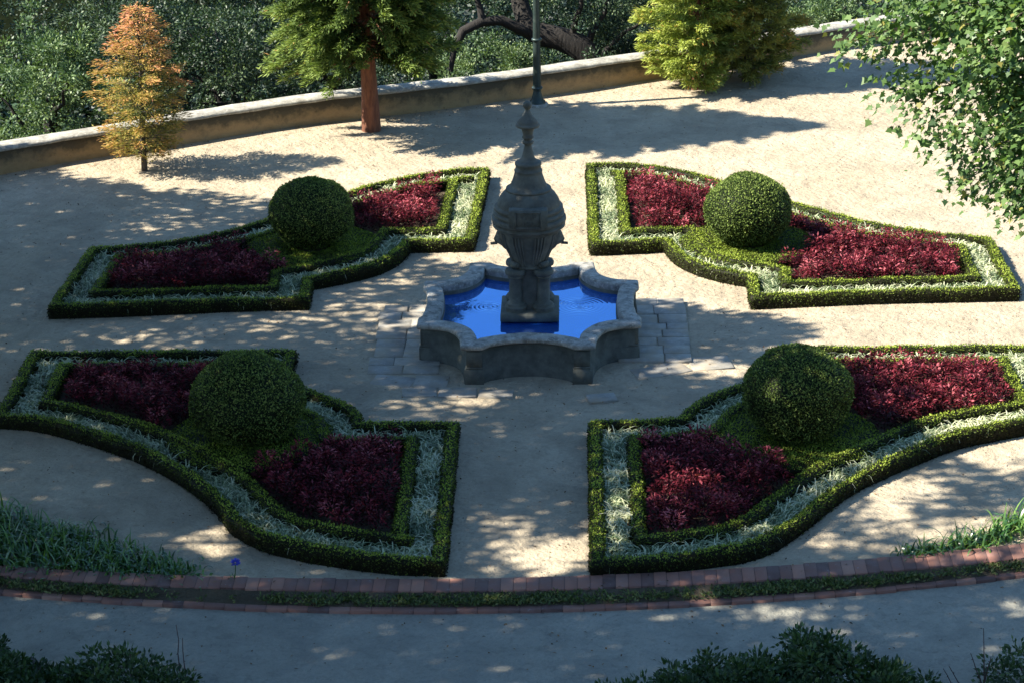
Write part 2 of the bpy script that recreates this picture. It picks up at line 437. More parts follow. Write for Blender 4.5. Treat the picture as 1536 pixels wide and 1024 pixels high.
# brick kerbs: one thing each, bricks laid side by side
def kerb(name, label, cin, cout, zt, zb, pitch, x0, x1):
    mb = MB()
    cx, cy, r = cin; c2x, c2y, r2 = cout
    a0 = math.asin((x0 - cx) / r); a1 = math.asin((x1 - cx) / r)
    k = int((a1 - a0) * r / pitch)
    for q in range(k):
        t0 = a0 + (a1 - a0) * q / k; t1 = a0 + (a1 - a0) * (q + 1) / k
        g = .0025 / r
        P = []
        zj = rng.normal() * .002; ej = rng.normal() * .006
        for tt in (t0 + g, t1 - g):
            xi, yi = cx + r * math.sin(tt), cy - r * math.cos(tt)
            xo = xi; yo = c2y - math.sqrt(r2 * r2 - (xo - c2x) ** 2)
            P.append((xi, yi + ej)); P.append((xo, yo + ej))
        (ai, ao, bi, bo) = P
        b = .004
        V = []
        for z, ins in ((zb, 0), (zt + zj - b, 0), (zt + zj, b)):
            V += [(ai[0] + ins, ai[1] - ins, z), (ao[0] + ins, ao[1] + ins, z), (bo[0] - ins, bo[1] + ins, z), (bi[0] - ins, bi[1] - ins, z)]
        F = []
        for m_ in range(2):
            for jj in range(4):
                F.append([m_ * 4 + jj, m_ * 4 + (jj + 1) % 4, m_ * 4 + 4 + (jj + 1) % 4, m_ * 4 + 4 + jj])
        F.append([8, 9, 10, 11])
        mb.add(V, F, float(np.clip(rng.normal(.5, .27), 0, 1)))
    # mortar bed
    xs = np.linspace(x0, x1, 120)
    yi = cy - np.sqrt(r * r - (xs - cx) ** 2) - .006; yo = c2y - np.sqrt(r2 * r2 - (xs - c2x) ** 2) + .006
    z = zt - .006
    n = len(xs)
    V = np.concatenate([np.stack([xs, yi, np.full(n, z)], -1), np.stack([xs, yo, np.full(n, z)], -1)])
    F = [[q, n + q, n + q + 1, q + 1] for q in range(n - 1)]
    mb.add(V, F, 0.0)
    o = mb.build(name, MT['brick'])
    tag(o, label, 'kerb')
    return o
kerb('brick_kerb', 'wide curved kerb of red bricks edging the sandy terrace along the front', CURB_IN, (-1.15, 22.585, 30.86), .05, -.10, .15, -14, 14)
kerb('brick_kerb', 'narrow line of red bricks between the weedy strip and the road', (-1.0, 19.236, 27.787), (-1.0, 18.882, 27.54), -.02, -.20, .245, -14, 14)

# parapet wall
def wall():
    root = empty('parapet_wall', (WALL[3][0], WALL[3][1], 0))
    tag(root, 'low old rendered wall with pale stone coping along the back of the garden', 'wall')
    pts = []
    for a, b in zip(WALL[:-1], WALL[1:]):
        a = np.array(a); b = np.array(b); k = max(1, int(np.hypot(*(b - a)) / .35))
        for q in range(k): pts.append(a + (b - a) * q / k)
    pts.append(np.array(WALL[-1])); pts = np.array(pts)
    for _ in range(6): pts[1:-1] = (pts[:-2] + 2 * pts[1:-1] + pts[2:]) / 4
    t = unit(np.gradient(pts, axis=0)); nrm = np.stack([t[:, 1], -t[:, 0]], -1)     # towards the garden
    n = len(pts); org = np.array(root.location)
    def band(prof, name, mat, jit):
        mb = MB(); m = len(prof)
        V = np.zeros((m, n, 3))
        for q, (off, z) in enumerate(prof):
            V[q, :, :2] = pts + nrm * (off + jit * rng.normal(size=n)[:, None]); V[q, :, 2] = z + jit * .7 * rng.normal(size=n)
        V -= org
        i = np.arange(m)[:, None] * n; i2 = ((np.arange(m) + 1) % m)[:, None] * n; j = np.arange(n - 1)[None]
        F = np.stack([i + j, i + j + 1, i2 + j + 1, i2 + j], -1).reshape(-1, 4)
        mb.add(V.reshape(-1, 3), F)
        o = mb.build(name, mat, root)
        return o
    band([(.0, -1.2), (.0, .2), (.0, .43), (-.36, .43), (-.36, -1.8)], 'wall_body', MT['wall'], .006)
    band([(.025, .434), (.03, .47), (.0, .505), (-.36, .515), (-.39, .47), (-.38, .434)], 'coping', MT['coping'], .007)
    return pts, nrm
wall_pts, wall_n = wall()

# stone paving round the fountain
mb = MB()
def slab(cx, cy, sx, sy, rz=0, z=.018, th=.1):
    box(mb, (cx + rng.normal() * .006, cy + rng.normal() * .006, z - th / 2 + rng.normal() * .003), (sx - .012, sy - .012, th), rz + rng.normal() * .008, .008)
for side in (-1, 1):
    y = -1.35 if side < 0 else -.95
    while y < 1.5:
        dy = rng.uniform(.26, .42)
        if side < 0:
            x0 = -2.32 + rng.uniform(-.05, .05); xm = x0 + rng.uniform(.35, .55)
            slab((x0 + xm) / 2, y + dy / 2, xm - x0, dy); slab((xm - 1.3) / 2, y + dy / 2, -1.3 - xm, dy)
        else:
            x1 = 2.37; xm = x1 - rng.uniform(.3, .5)
            slab((x1 + xm) / 2, y + dy / 2, x1 - xm, dy, z=.035); slab((xm + 1.3) / 2, y + dy / 2, xm - 1.3, dy, z=.035)
        y += dy
for cx, cy, sx, sy, rz in [(-1.95, -1.60, .62, .40, -.25), (-1.40, -1.62, .50, .44, -.05), (-1.0, -2.02, .55, .36, 0), (-1.55, -2.02, .5, .34, .05), (-.45, -2.08, .5, .28, 0), (1.05, -2.25, .42, .3, .2), (2.05, -1.15, .5, .45, .45), (2.62, -.95, .62, .5, .15), (1.75, -1.30, .5, .4, .3)]:
    slab(cx, cy, sx, sy, rz, .008, .09)
tag(mb.build('paving', MT['slab']), kind='structure')

# ------------------------------------------------------------------ fountain
def offset_poly(P, d):
    """inward offset (P counter-clockwise) with mitred corners"""
    P = np.asarray(P, float)
    a = unit(P - np.roll(P, 1, 0)); b = unit(np.roll(P, -1, 0) - P)
    na = np.stack([-a[:, 1], a[:, 0]], -1); nb = np.stack([-b[:, 1], b[:, 0]], -1)
    m = na + nb; k = 2.0 / np.maximum((m * m).sum(1), .35)
    return P + m * (k * d)[:, None]

def basin_outline():
    a, b, pw = 1.62, .95, .30
    side = []
    def arcpts(p, q, sag, n):
        p = np.array(p); q = np.array(q); t = np.linspace(0, 1, n + 2)[1:-1]
        d = q - p; nr = np.array([-d[1], d[0]]) / np.hypot(*d)
        return [tuple(p + d * u + nr * sag * math.sin(math.pi * u) ** .8) for u in t]
    pts = []
    # front (ccw seen from above: left -> right), right, back, left
    def q(rot, sag_mid):
        c, s = [(1, 0), (0, 1), (-1, 0), (0, -1)][rot]
        L = [(-b, -a), (-b + pw, -a)] + arcpts((-b + pw, -a + .03), (b - pw, -a + .03), sag_mid, 11) + [(b - pw, -a), (b, -a)]
        L += arcpts((b + .02, -a + .10), (a - .10, -b - .02), .20, 9)
        return [(x * c - y * s, x * s + y * c) for x, y in L]
    for k in range(4): pts += q(k, [.19, .06, .19, .06][k])
    pts = np.array(pts); y = pts[:, 1]
    pts[:, 1] = np.where(np.abs(y) > .95, np.sign(y) * (.95 + (np.abs(y) - .95) * 1.26), y) + .08     # a little longer than wide
    return pts
BO = basin_outline()

def prism_rings(mb, rings, tint=.5, close=True):
    """rings: list of (poly Nx2, z)"""
    n = len(rings[0][0]); V = np.concatenate([np.c_[p, np.full(n, z)] for p, z in rings])
    m = len(rings)
    i = np.arange(m - 1)[:, None] * n; j = np.arange(n)[None]; j2 = (j + 1) % n
    mb.add(V, np.stack([i + j, i + j2, i + n + j2, i + n + j], -1).reshape(-1, 4), tint)

fo = empty('stone_fountain')
tag(fo, 'dark granite fountain with domed urn on clustered columns in a lobed basin of blue water', 'fountain')
mb = MB()
o1, o2, o3 = offset_poly(BO, .035), offset_poly(BO, .075), offset_poly(BO, .055)
prism_rings(mb, [(o1, -.1), (o1, .15), (o3, .165), (o3, .19), (o2, .205), (o2, .47), (offset_poly(BO, .255), .47), (offset_poly(BO, .255), .05)])
mb.build('basin_wall', MT['granite'], fo)
# pillars at the eight corners
a, b, pw = 1.62, .95, .30
for rot in range(4):
    for sx in (-1, 1):
        cx, cy = sx * (b - pw / 2 - .03), -(a if rot % 2 else 1.794) + .13
        c, s = [(1, 0), (0, 1), (-1, 0), (0, -1)][rot]
        X_, Y_ = cx * c - cy * s, cx * s + cy * c + .08
        mb = MB()
        box(mb, (X_, Y_, .06), (pw - .03, .24, .30), rot * math.pi / 2, .01)
        box(mb, (X_, Y_, .225), (pw - .05, .22, .03), rot * math.pi / 2, .008)
        box(mb, (X_, Y_, .354), (pw - .075, .20, .228), rot * math.pi / 2, .006)
        mb.build('basin_pillar', MT['granite'], fo)
mb = MB()
def nz(p, k): return p + rng.normal(size=p.shape) * k
prism_rings(mb, [(offset_poly(BO, .09), .4712), (offset_poly(BO, .05), .49), (nz(offset_poly(BO, -.008), .003), .515), (nz(offset_poly(BO, -.012), .003), .56), (nz(offset_poly(BO, .004), .003), .578),
                 (nz(offset_poly(BO, .03), .003), .586), (nz(offset_poly(BO, .21), .003), .586), (nz(offset_poly(BO, .235), .003), .578), (offset_poly(BO, .242), .55), (offset_poly(BO, .242), .4712)])
mb.build('basin_rim', MT['rim'], fo)
mb = MB(); wi = offset_poly(BO, .15); ng = len(wi)
mb.add(np.r_[np.c_[wi, np.full(ng, .42)], [[0, .08, .42]]], [[q, (q + 1) % ng, ng] for q in range(ng)])
mb.build('water', MT['water'], fo)
# pedestal
mb = MB()
box(mb, (0, 0, .25), (.70, .70, .40)); box(mb, (0, 0, .50), (.86, .86, .12), 0, .02)
mb.build('plinth', MT['granite'], fo)
mb = MB(); lathe(mb, [(.20, .562), (.20, 1.2)], 24, sq=.6); mb.build('column_core', MT['granite'], fo, False)
for sx in (-1, 1):
    for sy in (-1, 1):
        mb = MB()
        lathe(mb, [(.155, .561), (.155, .60), (.165, .615), (.16, .635), (.13, .645), (.14, .665), (.125, .68), (.096, .69), (.094, .9), (.088, 1.06), (.115, 1.07), (.115, 1.085), (.10, 1.09), (.13, 1.115), (.15, 1.13), (.155, 1.17), (.145, 1.185), (.14, 1.20)], 28, (sx * .205, sy * .205, 0))
        mb.build('column', MT['granite'], fo, True)
mb = MB()
lathe(mb, [(.27, 1.2015), (.285, 1.22), (.255, 1.25), (.262, 1.29), (.295, 1.36), (.335, 1.45), (.375, 1.54), (.405, 1.63), (.42, 1.70), (.425, 1.745)], 64)
# raised vertical straps on the bowl
prof = [(.25, 1.23), (.27, 1.30), (.30, 1.38), (.345, 1.47), (.385, 1.56), (.415, 1.65), (.43, 1.735)]
for ang in [k * 45 + d for k in range(8) for d in (-19, -12.5, 12.5, 19)]:
    A = R(ang); tng = np.array([-math.sin(A), math.cos(A), 0]) * .013; rad = np.array([math.cos(A), math.sin(A), 0])
    V = []
    for r, z in prof:
        p = rad * r + np.array([0, 0, z]); V += [p - tng - rad * .02, p - tng + rad * .012, p + tng + rad * .012, p + tng - rad * .02]
    F = []
    for q in range(len(prof) - 1):
        for s in range(3): F.append([q * 4 + s, q * 4 + s + 1, q * 4 + 5 + s, q * 4 + 4 + s])
    mb.add(V, F)
mb.build('bowl', MT['granite'], fo)
# scrolls where bowl meets the capitals
for sx in (-1, 1):
    for sy in (-1, 1):
        mb = MB(); A = math.atan2(sy, sx); t = np.array([-math.sin(A), math.cos(A), 0]); c = np.array([math.cos(A) * .30, math.sin(A) * .30, 1.262])
        tube(mb, [c - t * .06, c - t * .055, c + t * .055, c + t * .06], [.03, .048, .048, .03], 16)
        tube(mb, [c - t * .075, c + t * .075], [.025, .025], 12)
        mb.build('scroll', MT['granite'], fo)
# dome with its mouldings
mb = MB()
lathe(mb, [(.43, 1.7465), (.455, 1.75), (.475, 1.765), (.47, 1.785), (.50, 1.80), (.53, 1.815), (.535, 1.85), (.505, 1.86), (.505, 1.872), (.54, 1.885), (.548, 1.905), (.545, 1.945), (.53, 1.96), (.492, 1.967), (.492, 1.985), (.52, 1.99), (.522, 2.0),
           (.518, 2.035), (.48, 2.042), (.478, 2.06), (.505, 2.066), (.50, 2.11), (.462, 2.118), (.462, 2.14), (.45, 2.19), (.425, 2.24), (.385, 2.30), (.34, 2.345), (.315, 2.36),
           (.335, 2.362), (.33, 2.385), (.282, 2.39), (.262, 2.44), (.24, 2.49), (.22, 2.545), (.205, 2.60), (.198, 2.63), (.205, 2.64), (.205, 2.655), (.19, 2.665), (.185, 2.70), (.183, 2.725),
           (.195, 2.735), (.195, 2.76), (.18, 2.78), (.165, 2.785)], 72)
mb.build('dome', MT['granite'], fo)
mb = MB()
lathe(mb, [(.15, 2.7865), (.135, 2.80), (.10, 2.83), (.085, 2.88), (.066, 2.95), (.052, 3.02), (.05, 3.04), (.075, 3.05), (.083, 3.07), (.076, 3.09), (.058, 3.10), (.06, 3.12), (.083, 3.135), (.083, 3.155), (.068, 3.17), (.075, 3.21), (.09, 3.26), (.095, 3.275),
           (.125, 3.29), (.165, 3.305), (.178, 3.325), (.17, 3.345), (.15, 3.355), (.152, 3.37), (.12, 3.41), (.09, 3.45), (.06, 3.49), (.04, 3.535), (.032, 3.555), (.03, 3.565), (.045, 3.575), (.062, 3.60), (.066, 3.625), (.058, 3.655), (.035, 3.68), (.008, 3.688)], 36)
mb.build('finial', MT['granite'], fo, True)
# inscribed plaque let into the dome, with stepped frame
mb = MB()
box(mb, (0, -.43, 2.07), (.56, .22, .26), 0, .015)
box(mb, (0, -.465, 2.06), (.47, .20, .30), 0, .012)
for cx, cz, sx, sz in ((0, 2.175, .37, .022), (0, 1.945, .37, .022), (-.187, 2.06, .022, .2525), (.187, 2.06, .022, .2525)):
    box(mb, (cx, -.568, cz), (sx, .022, sz), 0, .006)
pl = mb.build('plaque', MT['granite'], fo)
def letter(name, txt, size, x, z):
    cu = bpy.data.curves.new(name, 'FONT'); cu.body = txt; cu.size = size; cu.extrude = .008; cu.align_x = 'CENTER'
    ob = bpy.data.objects.new(name, cu)
    me = bpy.data.meshes.new_from_object(ob)
    bpy.data.objects.remove(ob)
    o = bpy.data.objects.new(name, me); me.materials.append(MT['granite']); link(o, pl)
    o.location = (x, -.568, z); o.rotation_euler = (math.pi / 2, 0, 0)
letter('lettering', 'CMP', .125, 0, 2.07); letter('lettering', '1898', .085, 0, 1.975)
# lion-like masks either side
for sx in (-1, 1):
    mb = MB()
    n1, n2 = 16, 12
    th = np.linspace(0, 2 * np.pi, n1, endpoint=False); V = []
    for q in range(n2):
        ph = q / (n2 - 1)
        for t in th:
            y = .13 * math.cos(t) * (1 - ph) ** .6; z = (.15 if math.sin(t) > 0 else .19) * math.sin(t) * (1 - ph) ** .6
            out = .11 * ph ** .7
            out += .05 * math.exp(-((y / .03) ** 2 + ((z + .03) / .06) ** 2))              # muzzle
            out -= .03 * math.exp(-(((abs(y) - .05) / .022) ** 2 + ((z - .035) / .022) ** 2))  # eyes
            out -= .03 * math.exp(-((y / .04) ** 2 + ((z + .10) / .018) ** 2))              # mouth
            out += .012 * math.sin(t * 8) * (1 - ph)                                       # mane
            V.append((sx * (.375 + .06 * (z / .15) + out), y, 1.60 + z))
    F = [[q * n1 + k, q * n1 + (k + 1) % n1, (q + 1) * n1 + (k + 1) % n1, (q + 1) * n1 + k] for q in range(n2 - 1) for k in range(n1)]
    mb.add(V, F); tube(mb, [(sx * .47, 0, 1.535), (sx * .57, 0, 1.525)], [.022, .02], 10)
    mb.build('spout_mask', MT['granite'], fo)

# small metal pipe behind the basin
mb = MB(); tube(mb, [(-.9, 2.42, -.05), (-.9, 2.42, .2)], .016, 8); tube(mb, [(-.93, 2.42, .21), (-.87, 2.42, .21)], .02, 8)
tag(mb.build('standpipe', MT['iron']), 'thin upright metal standpipe in the sand behind the fountain basin', 'pipe')

# ------------------------------------------------------------------ parterre beds
def smooth_poly(P, hard, it=1):
    """Chaikin on the points that are not hard corners"""
    for _ in range(it):
        Q = []; H = []
        n = len(P)
        for k in range(n):
            if k in hard: H.append(len(Q)); Q.append(P[k])
            else:
                a, b, c = np.array(P[k - 1]), np.array(P[k]), np.array(P[(k + 1) % n])
                Q.append(tuple(b * .75 + a * .25)); Q.append(tuple(b * .75 + c * .25))
        P, hard = Q, H
    return P, hard

BEDS = {
 'far_right': ((1, 1), [(.86, 8.50), (.90, 3.88), (2.12, 4.02), (2.24, 3.45), (2.50, 2.95), (2.92, 2.55), (3.38, 2.30), (3.36, 1.30), (7.55, 1.60), (7.52, 4.15), (6.42, 4.48), (5.55, 5.02), (4.82, 5.75), (4.3, 6.2), (3.35, 7.2), (2.95, 7.75), (2.3, 8.25), (1.48, 8.53)]),
 'far_left': ((-1, 1), [(.88, 8.25), (1.0, 4.08), (2.05, 4.05), (2.18, 3.5), (2.45, 3.05), (2.85, 2.68), (3.50, 2.26), (3.44, 1.31), (7.48, 1.02), (7.36, 3.88), (6.3, 4.10), (5.58, 4.42), (4.78, 5.10), (4.27, 5.75), (3.42, 6.75), (2.87, 7.4), (2.2, 7.9), (1.4, 8.2)]),
 'near_right': ((1, -1), [(.86, 7.85), (.85, 3.52), (2.06, 3.42), (2.22, 2.98), (2.45, 2.66), (2.9, 2.26), (3.46, 1.90), (3.44, .80), (7.4, .74), (7.4, 3.4), (6.6, 3.66), (5.7, 4.06), (4.84, 4.88), (4.23, 5.5), (3.75, 6.25), (3.25, 7.0), (2.85, 7.4), (1.9, 7.75)]),
 'near_left': ((-1, -1), [(.86, 7.85), (.90, 3.52), (2.19, 3.52), (2.30, 3.06), (2.65, 2.66), (3.0, 2.4), (3.42, 2.0), (3.40, .82), (7.34, .82), (7.3, 3.3), (6.66, 3.42), (5.73, 3.97), (5.0, 4.55), (4.36, 5.3), (3.92, 5.95), (3.55, 6.75), (2.9, 7.3), (1.6, 7.75)]),
}
BALLS = {'far_right': (3.50, 4.02, .70, .84), 'far_left': (-3.68, 4.02, .68, .83), 'near_right': (3.62, -3.95, .71, .89), 'near_left': (-3.70, -3.95, .745, .80)}
BTOP = {'far_right': 1.31, 'far_left': 1.28, 'near_right': 1.38, 'near_left': 1.28}
WORD = {'far_right': 'bed right behind the fountain', 'far_left': 'bed left behind the fountain',
        'near_right': 'bed right in front of the fountain', 'near_left': 'bed left in front of the fountain'}

def resample(P, Q, step=.09):
    A = []; B = []
    n = len(P)
    for k in range(n):
        a, b = P[k], P[(k + 1) % n]; c, d = Q[k], Q[(k + 1) % n]
        m = max(1, int(np.hypot(*(b - a)) / step))
        for q in range(m): A.append(a + (b - a) * q / m); B.append(c + (d - c) * q / m)
    return np.array(A), np.array(B)

def fuzz_surface(mb, V, F, per_m2, L, W, lo, hi, out=.02, top_tint=.0, low=None):
    """leaf-sized faces scattered on quads F of V"""
    q = V[F]; e1 = q[:, 1] - q[:, 0]; e2 = q[:, 3] - q[:, 0]
    nr = np.cross(e1, e2); ar = np.linalg.norm(nr, axis=1); nr = unit(nr)
    cnt = rng.poisson(ar * per_m2)
    idx = np.repeat(np.arange(len(F)), cnt)
    u = rng.random((len(idx), 1)); v = rng.random((len(idx), 1))
    Q = q[idx]
    p = (Q[:, 0] * (1 - u) + Q[:, 1] * u) * (1 - v) + (Q[:, 3] * (1 - u) + Q[:, 2] * u) * v
    n_ = nr[idx]
    nn = unit(n_ * .9 + rng.normal(size=p.shape) * .45)
    d = unit(np.cross(nn, rnd_dir(len(idx))) + n_ * .35 + np.array([0, 0, .2]))
    t = rng.uniform(lo, hi, len(idx)) + top_tint * np.clip(n_[:, 2], 0, 1)  # top leaves lighter: new growth, with sunlight also put into the tint
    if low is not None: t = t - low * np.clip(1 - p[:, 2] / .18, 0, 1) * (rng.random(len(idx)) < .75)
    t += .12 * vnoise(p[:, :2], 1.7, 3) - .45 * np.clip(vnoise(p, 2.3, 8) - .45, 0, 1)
    leaves(mb, p + n_ * rng.uniform(-.015, out, (len(idx), 1)), d, nn, rng.uniform(.7, 1.3, len(idx)) * L, rng.uniform(.7, 1.3, len(idx)) * W, np.clip(t, 0.02, 1))

def ring_band(outer, inner, h, z0=-.03):
    A, B = resample(outer, inner); n = len(A)
    def lerp(t): return A + (B - A) * t
    rows = [(lerp(0), z0), (lerp(-.04), h * .35), (lerp(-.05), h * .75), (lerp(.08), h * .97), (lerp(.5), h), (lerp(.92), h * .97), (lerp(1.05), h * .75), (lerp(1.04), h * .35), (lerp(1), z0)]
    V = np.concatenate([np.c_[p, np.full(n, z)] for p, z in rows])
    jit = np.stack([vnoise(V, 5, 11), vnoise(V, 5, 12), vnoise(V, 3, 13)], -1) * .014 + rng.normal(size=V.shape) * .005
    jit[:n] *= .3; jit[-n:] *= .3
    V = V + jit
    m = len(rows)
    i = np.arange(m - 1)[:, None] * n; j = np.arange(n)[None]; j2 = (j + 1) % n
    F = np.stack([i + j, i + j2, i + n + j2, i + n + j], -1).reshape(-1, 4)
    return V, F

def inside(P, pts):
    x, y = pts[:, 0], pts[:, 1]; r = np.zeros(len(pts), bool)
    n = len(P); j = n - 1
    for i in range(n):
        xi, yi = P[i]; xj, yj = P[j]
        c = ((yi > y) != (yj > y)) & (x < (xj - xi) * (y - yi) / (yj - yi + 1e-12) + xi)
        r ^= c; j = i
    return r

def blade_tufts(mb, pts, z0, nb, L, W, tints, spread=.9, seg=3, jit=.025, lo=.15):
    """arching strap leaves growing from every point"""
    n = len(pts) * nb
    base = np.repeat(np.c_[pts, np.full(len(pts), z0)], nb, 0) + np.c_[rng.normal(size=(n, 2)) * jit, np.zeros(n)]
    az = rng.uniform(0, 2 * np.pi, n); lean = rng.uniform(lo, spread, n); ln = L * rng.uniform(.6, 1.25, n)
    h = np.stack([np.cos(az), np.sin(az), np.zeros(n)], -1); s = np.stack([-np.sin(az), np.cos(az), np.zeros(n)], -1)
    rows = []
    p = base.copy(); ang = lean * .45
    wd = np.array([1, .9, .65, .12]) if seg == 3 else np.linspace(1, .1, seg + 1)
    for k in range(seg + 1):
        rows.append(p - s * (W * .5 * wd[k])); rows.append(p + s * (W * .5 * wd[k]))
        p = p + (h * np.sin(ang)[:, None] + np.array([0, 0, 1.]) * np.cos(ang)[:, None]) * (ln / seg)[:, None]
        ang = ang + lean * .75
    V = np.stack(rows, 1); k2 = 2 * (seg + 1)
    F = np.concatenate([np.array([[2 * q, 2 * q + 1, 2 * q + 3, 2 * q + 2]]) for q in range(seg)])
    F = (np.arange(n)[:, None, None] * k2 + F[None]).reshape(-1, 4)
    t = np.repeat(np.clip(rng.uniform(tints[0], tints[1], n) + np.repeat(.3 * vnoise(pts, 4.5, 19), nb), 0, 1), k2)
    mb.add(V.reshape(-1, 3), F, t)

H_ = .195
for key, ((sx, sy), pl_) in BEDS.items():
    P = [tuple(p) for p in pl_]
    P, _ = smooth_poly(P, [0, 1, 2, 6, 7, 8, 9], 1)
    P = np.array(P)
    P = P * np.array([sx, sy])
    area = .5 * np.sum(P[:, 0] * np.roll(P[:, 1], -1) - np.roll(P[:, 0], -1) * P[:, 1])
    if area < 0: P = P[::-1].copy()
    wd = WORD[key]
    sunny = key == 'far_right'
    # outer hedge
    mb = MB(); V, F = ring_band(offset_poly(P, .015), offset_poly(P, .155), H_)
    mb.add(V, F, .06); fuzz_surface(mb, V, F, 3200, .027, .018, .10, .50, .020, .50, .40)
    tag(mb.build('box_hedge', MT['hedge']), 'low clipped outer box hedge edging the ' + wd, 'hedge', 'outer hedges of the four beds')
    # inner hedge with the collar under the ball
    bx_, by_, br, _zs = BALLS[key]
    I0 = offset_poly(P, .53); I1 = offset_poly(P, .675)
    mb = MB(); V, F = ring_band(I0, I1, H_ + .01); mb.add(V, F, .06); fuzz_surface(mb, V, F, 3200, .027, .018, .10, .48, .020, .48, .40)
    an = np.linspace(0, 2 * np.pi, 40, endpoint=False)
    rc = 1.06 + .03 * np.sin(an * 3)
    c1 = np.stack([bx_ + rc * np.cos(an), by_ + rc * np.sin(an)], -1); c2 = np.stack([bx_ + .35 * np.cos(an), by_ + .35 * np.sin(an)], -1)
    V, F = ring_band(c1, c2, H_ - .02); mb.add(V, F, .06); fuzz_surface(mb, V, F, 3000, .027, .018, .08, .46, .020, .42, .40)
    tag(mb.build('box_hedge', MT['hedge']), 'inner box hedge with round collar under the ball, ' + wd, 'hedge', 'inner hedges of the four beds')
    # variegated strap plants between the two hedges
    lo = P.min(0); hi = P.max(0)
    g = .105
    gx, gy = np.meshgrid(np.arange(lo[0], hi[0], g), np.arange(lo[1], hi[1], g)); pts = np.stack([gx.ravel(), gy.ravel()], -1)
    pts = pts + rng.uniform(-.05, .05, pts.shape)
    keep = inside(offset_poly(P, .19), pts) & ~inside(offset_poly(P, .51), pts)
    keep &= (np.hypot(pts[:, 0] - bx_, pts[:, 1] - by_) > 1.10) & (vnoise(pts, 1.1, 5) > -1.5)
    mb = MB(); blade_tufts(mb, pts[keep], .06, 16, .27, .021, (.05, 1.0), 1.7, 4, .03, .75)
    o = mb.build('strap_leaf_edging', MT['lily'])
    tag(o, 'band of pale variegated strap leaves between the hedges of the ' + wd, 'edging plants', None, 'stuff')
    # soil in the bed
    mb = MB(); S = offset_poly(P, .12)
    for zz in (0,): mb.poly(np.c_[S, np.full(len(S), .022)], [list(range(len(S)))])
    tag(mb.build('bed_soil', MT['soil']), kind='structure')
    # red bedding, in two panels either side of the ball
    inn = inside(offset_poly(P, .88), pts)
    for part in (0, 1):
        g2 = .20
        gx, gy = np.meshgrid(np.arange(lo[0], hi[0], g2), np.arange(lo[1], hi[1], g2)); rp = np.stack([gx.ravel(), gy.ravel()], -1)
        rp = rp + rng.uniform(-.08, .08, rp.shape)
        k = inside(offset_poly(P, .80), rp) & inside(offset_poly(P, .45), rp) & inside(P, rp) & (np.min([np.hypot(rp[:, 0] - q[0], rp[:, 1] - q[1]) for q in resample(P, P, .1)[0]], 0) > .76) & (np.hypot(rp[:, 0] - bx_, rp[:, 1] - by_) > 1.14)
        k &= (np.abs(rp[:, 0]) - abs(bx_) < np.abs(rp[:, 1]) - abs(by_)) if part == 0 else (np.abs(rp[:, 0]) - abs(bx_) >= np.abs(rp[:, 1]) - abs(by_))
        k &= vnoise(rp, 2.6, 9 + part) > (-.95 if sunny else -1.7)
        rp = rp[k]; npl = len(rp); nl = 150
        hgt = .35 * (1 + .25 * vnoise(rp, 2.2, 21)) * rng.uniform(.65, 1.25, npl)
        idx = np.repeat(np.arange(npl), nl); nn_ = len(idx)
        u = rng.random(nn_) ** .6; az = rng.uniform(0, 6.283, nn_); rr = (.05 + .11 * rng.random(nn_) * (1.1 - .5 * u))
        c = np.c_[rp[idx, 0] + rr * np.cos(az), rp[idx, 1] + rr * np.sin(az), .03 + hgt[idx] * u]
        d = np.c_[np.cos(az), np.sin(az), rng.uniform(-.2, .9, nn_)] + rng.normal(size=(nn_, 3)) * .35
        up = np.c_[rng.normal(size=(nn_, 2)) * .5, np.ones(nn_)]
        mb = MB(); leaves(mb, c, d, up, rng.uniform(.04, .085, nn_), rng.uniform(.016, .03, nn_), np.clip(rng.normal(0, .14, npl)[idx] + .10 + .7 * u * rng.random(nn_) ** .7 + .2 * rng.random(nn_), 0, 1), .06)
        where = ('along the central path' if part == 0 else 'along the side path')
        tag(mb.build('red_bedding', MT['red']), 'panel of dark red bedding plants %s in the %s' % (where, wd), 'bedding plants', None, 'stuff')

# clipped balls
def ball(key, label):
    x, y, r, sq = BALLS[key]
    mb = MB(); n1, n2 = 56, 30
    V = []
    for q in range(n2 + 1):
        ph = math.pi * q / n2
        for k in range(n1):
            t = 2 * math.pi * k / n1
            V.append((math.sin(ph) * math.cos(t), math.sin(ph) * math.sin(t), math.cos(ph)))
    V = np.array(V); rad = r * (1 + .05 * vnoise(V, 2.4, int(abs(x * 100))) + .012 * vnoise(V, 6, 4))
    V = V * rad[:, None]; V[:, 2] = V[:, 2] * sq
    F = np.array([[(q + 1) * n1 + k, (q + 1) * n1 + (k + 1) % n1, q * n1 + (k + 1) % n1, q * n1 + k] for q in range(n2) for k in range(n1)])
    mb.add(V, F, .02)
    fuzz_surface(mb, V, F, 4200, .030, .019, .12, .88, .018, .14)
    sh = rnd_dir(90); sh = sh[sh[:, 2] > -.1]; leaves(mb, sh * np.array([r, r, r * sq]), sh + rng.normal(size=sh.shape) * .3, rnd_dir(len(sh)), .07, .02, .9)
    o = mb.build('topiary_ball', MT['ball'])
    o.location = (x, y, BTOP[key] - r * sq)
    tag(o, label, 'topiary ball', 'clipped box balls')
ball('far_right', 'sunlit green clipped box ball in the bed behind and right of the fountain')
ball('far_left', 'clipped box ball in half shade in the bed behind and left of the fountain')
ball('near_right', 'dark clipped box ball with a faint sun patch in front and right of the fountain')
ball('near_left', 'deeply shaded clipped box ball in front and left of the fountain')

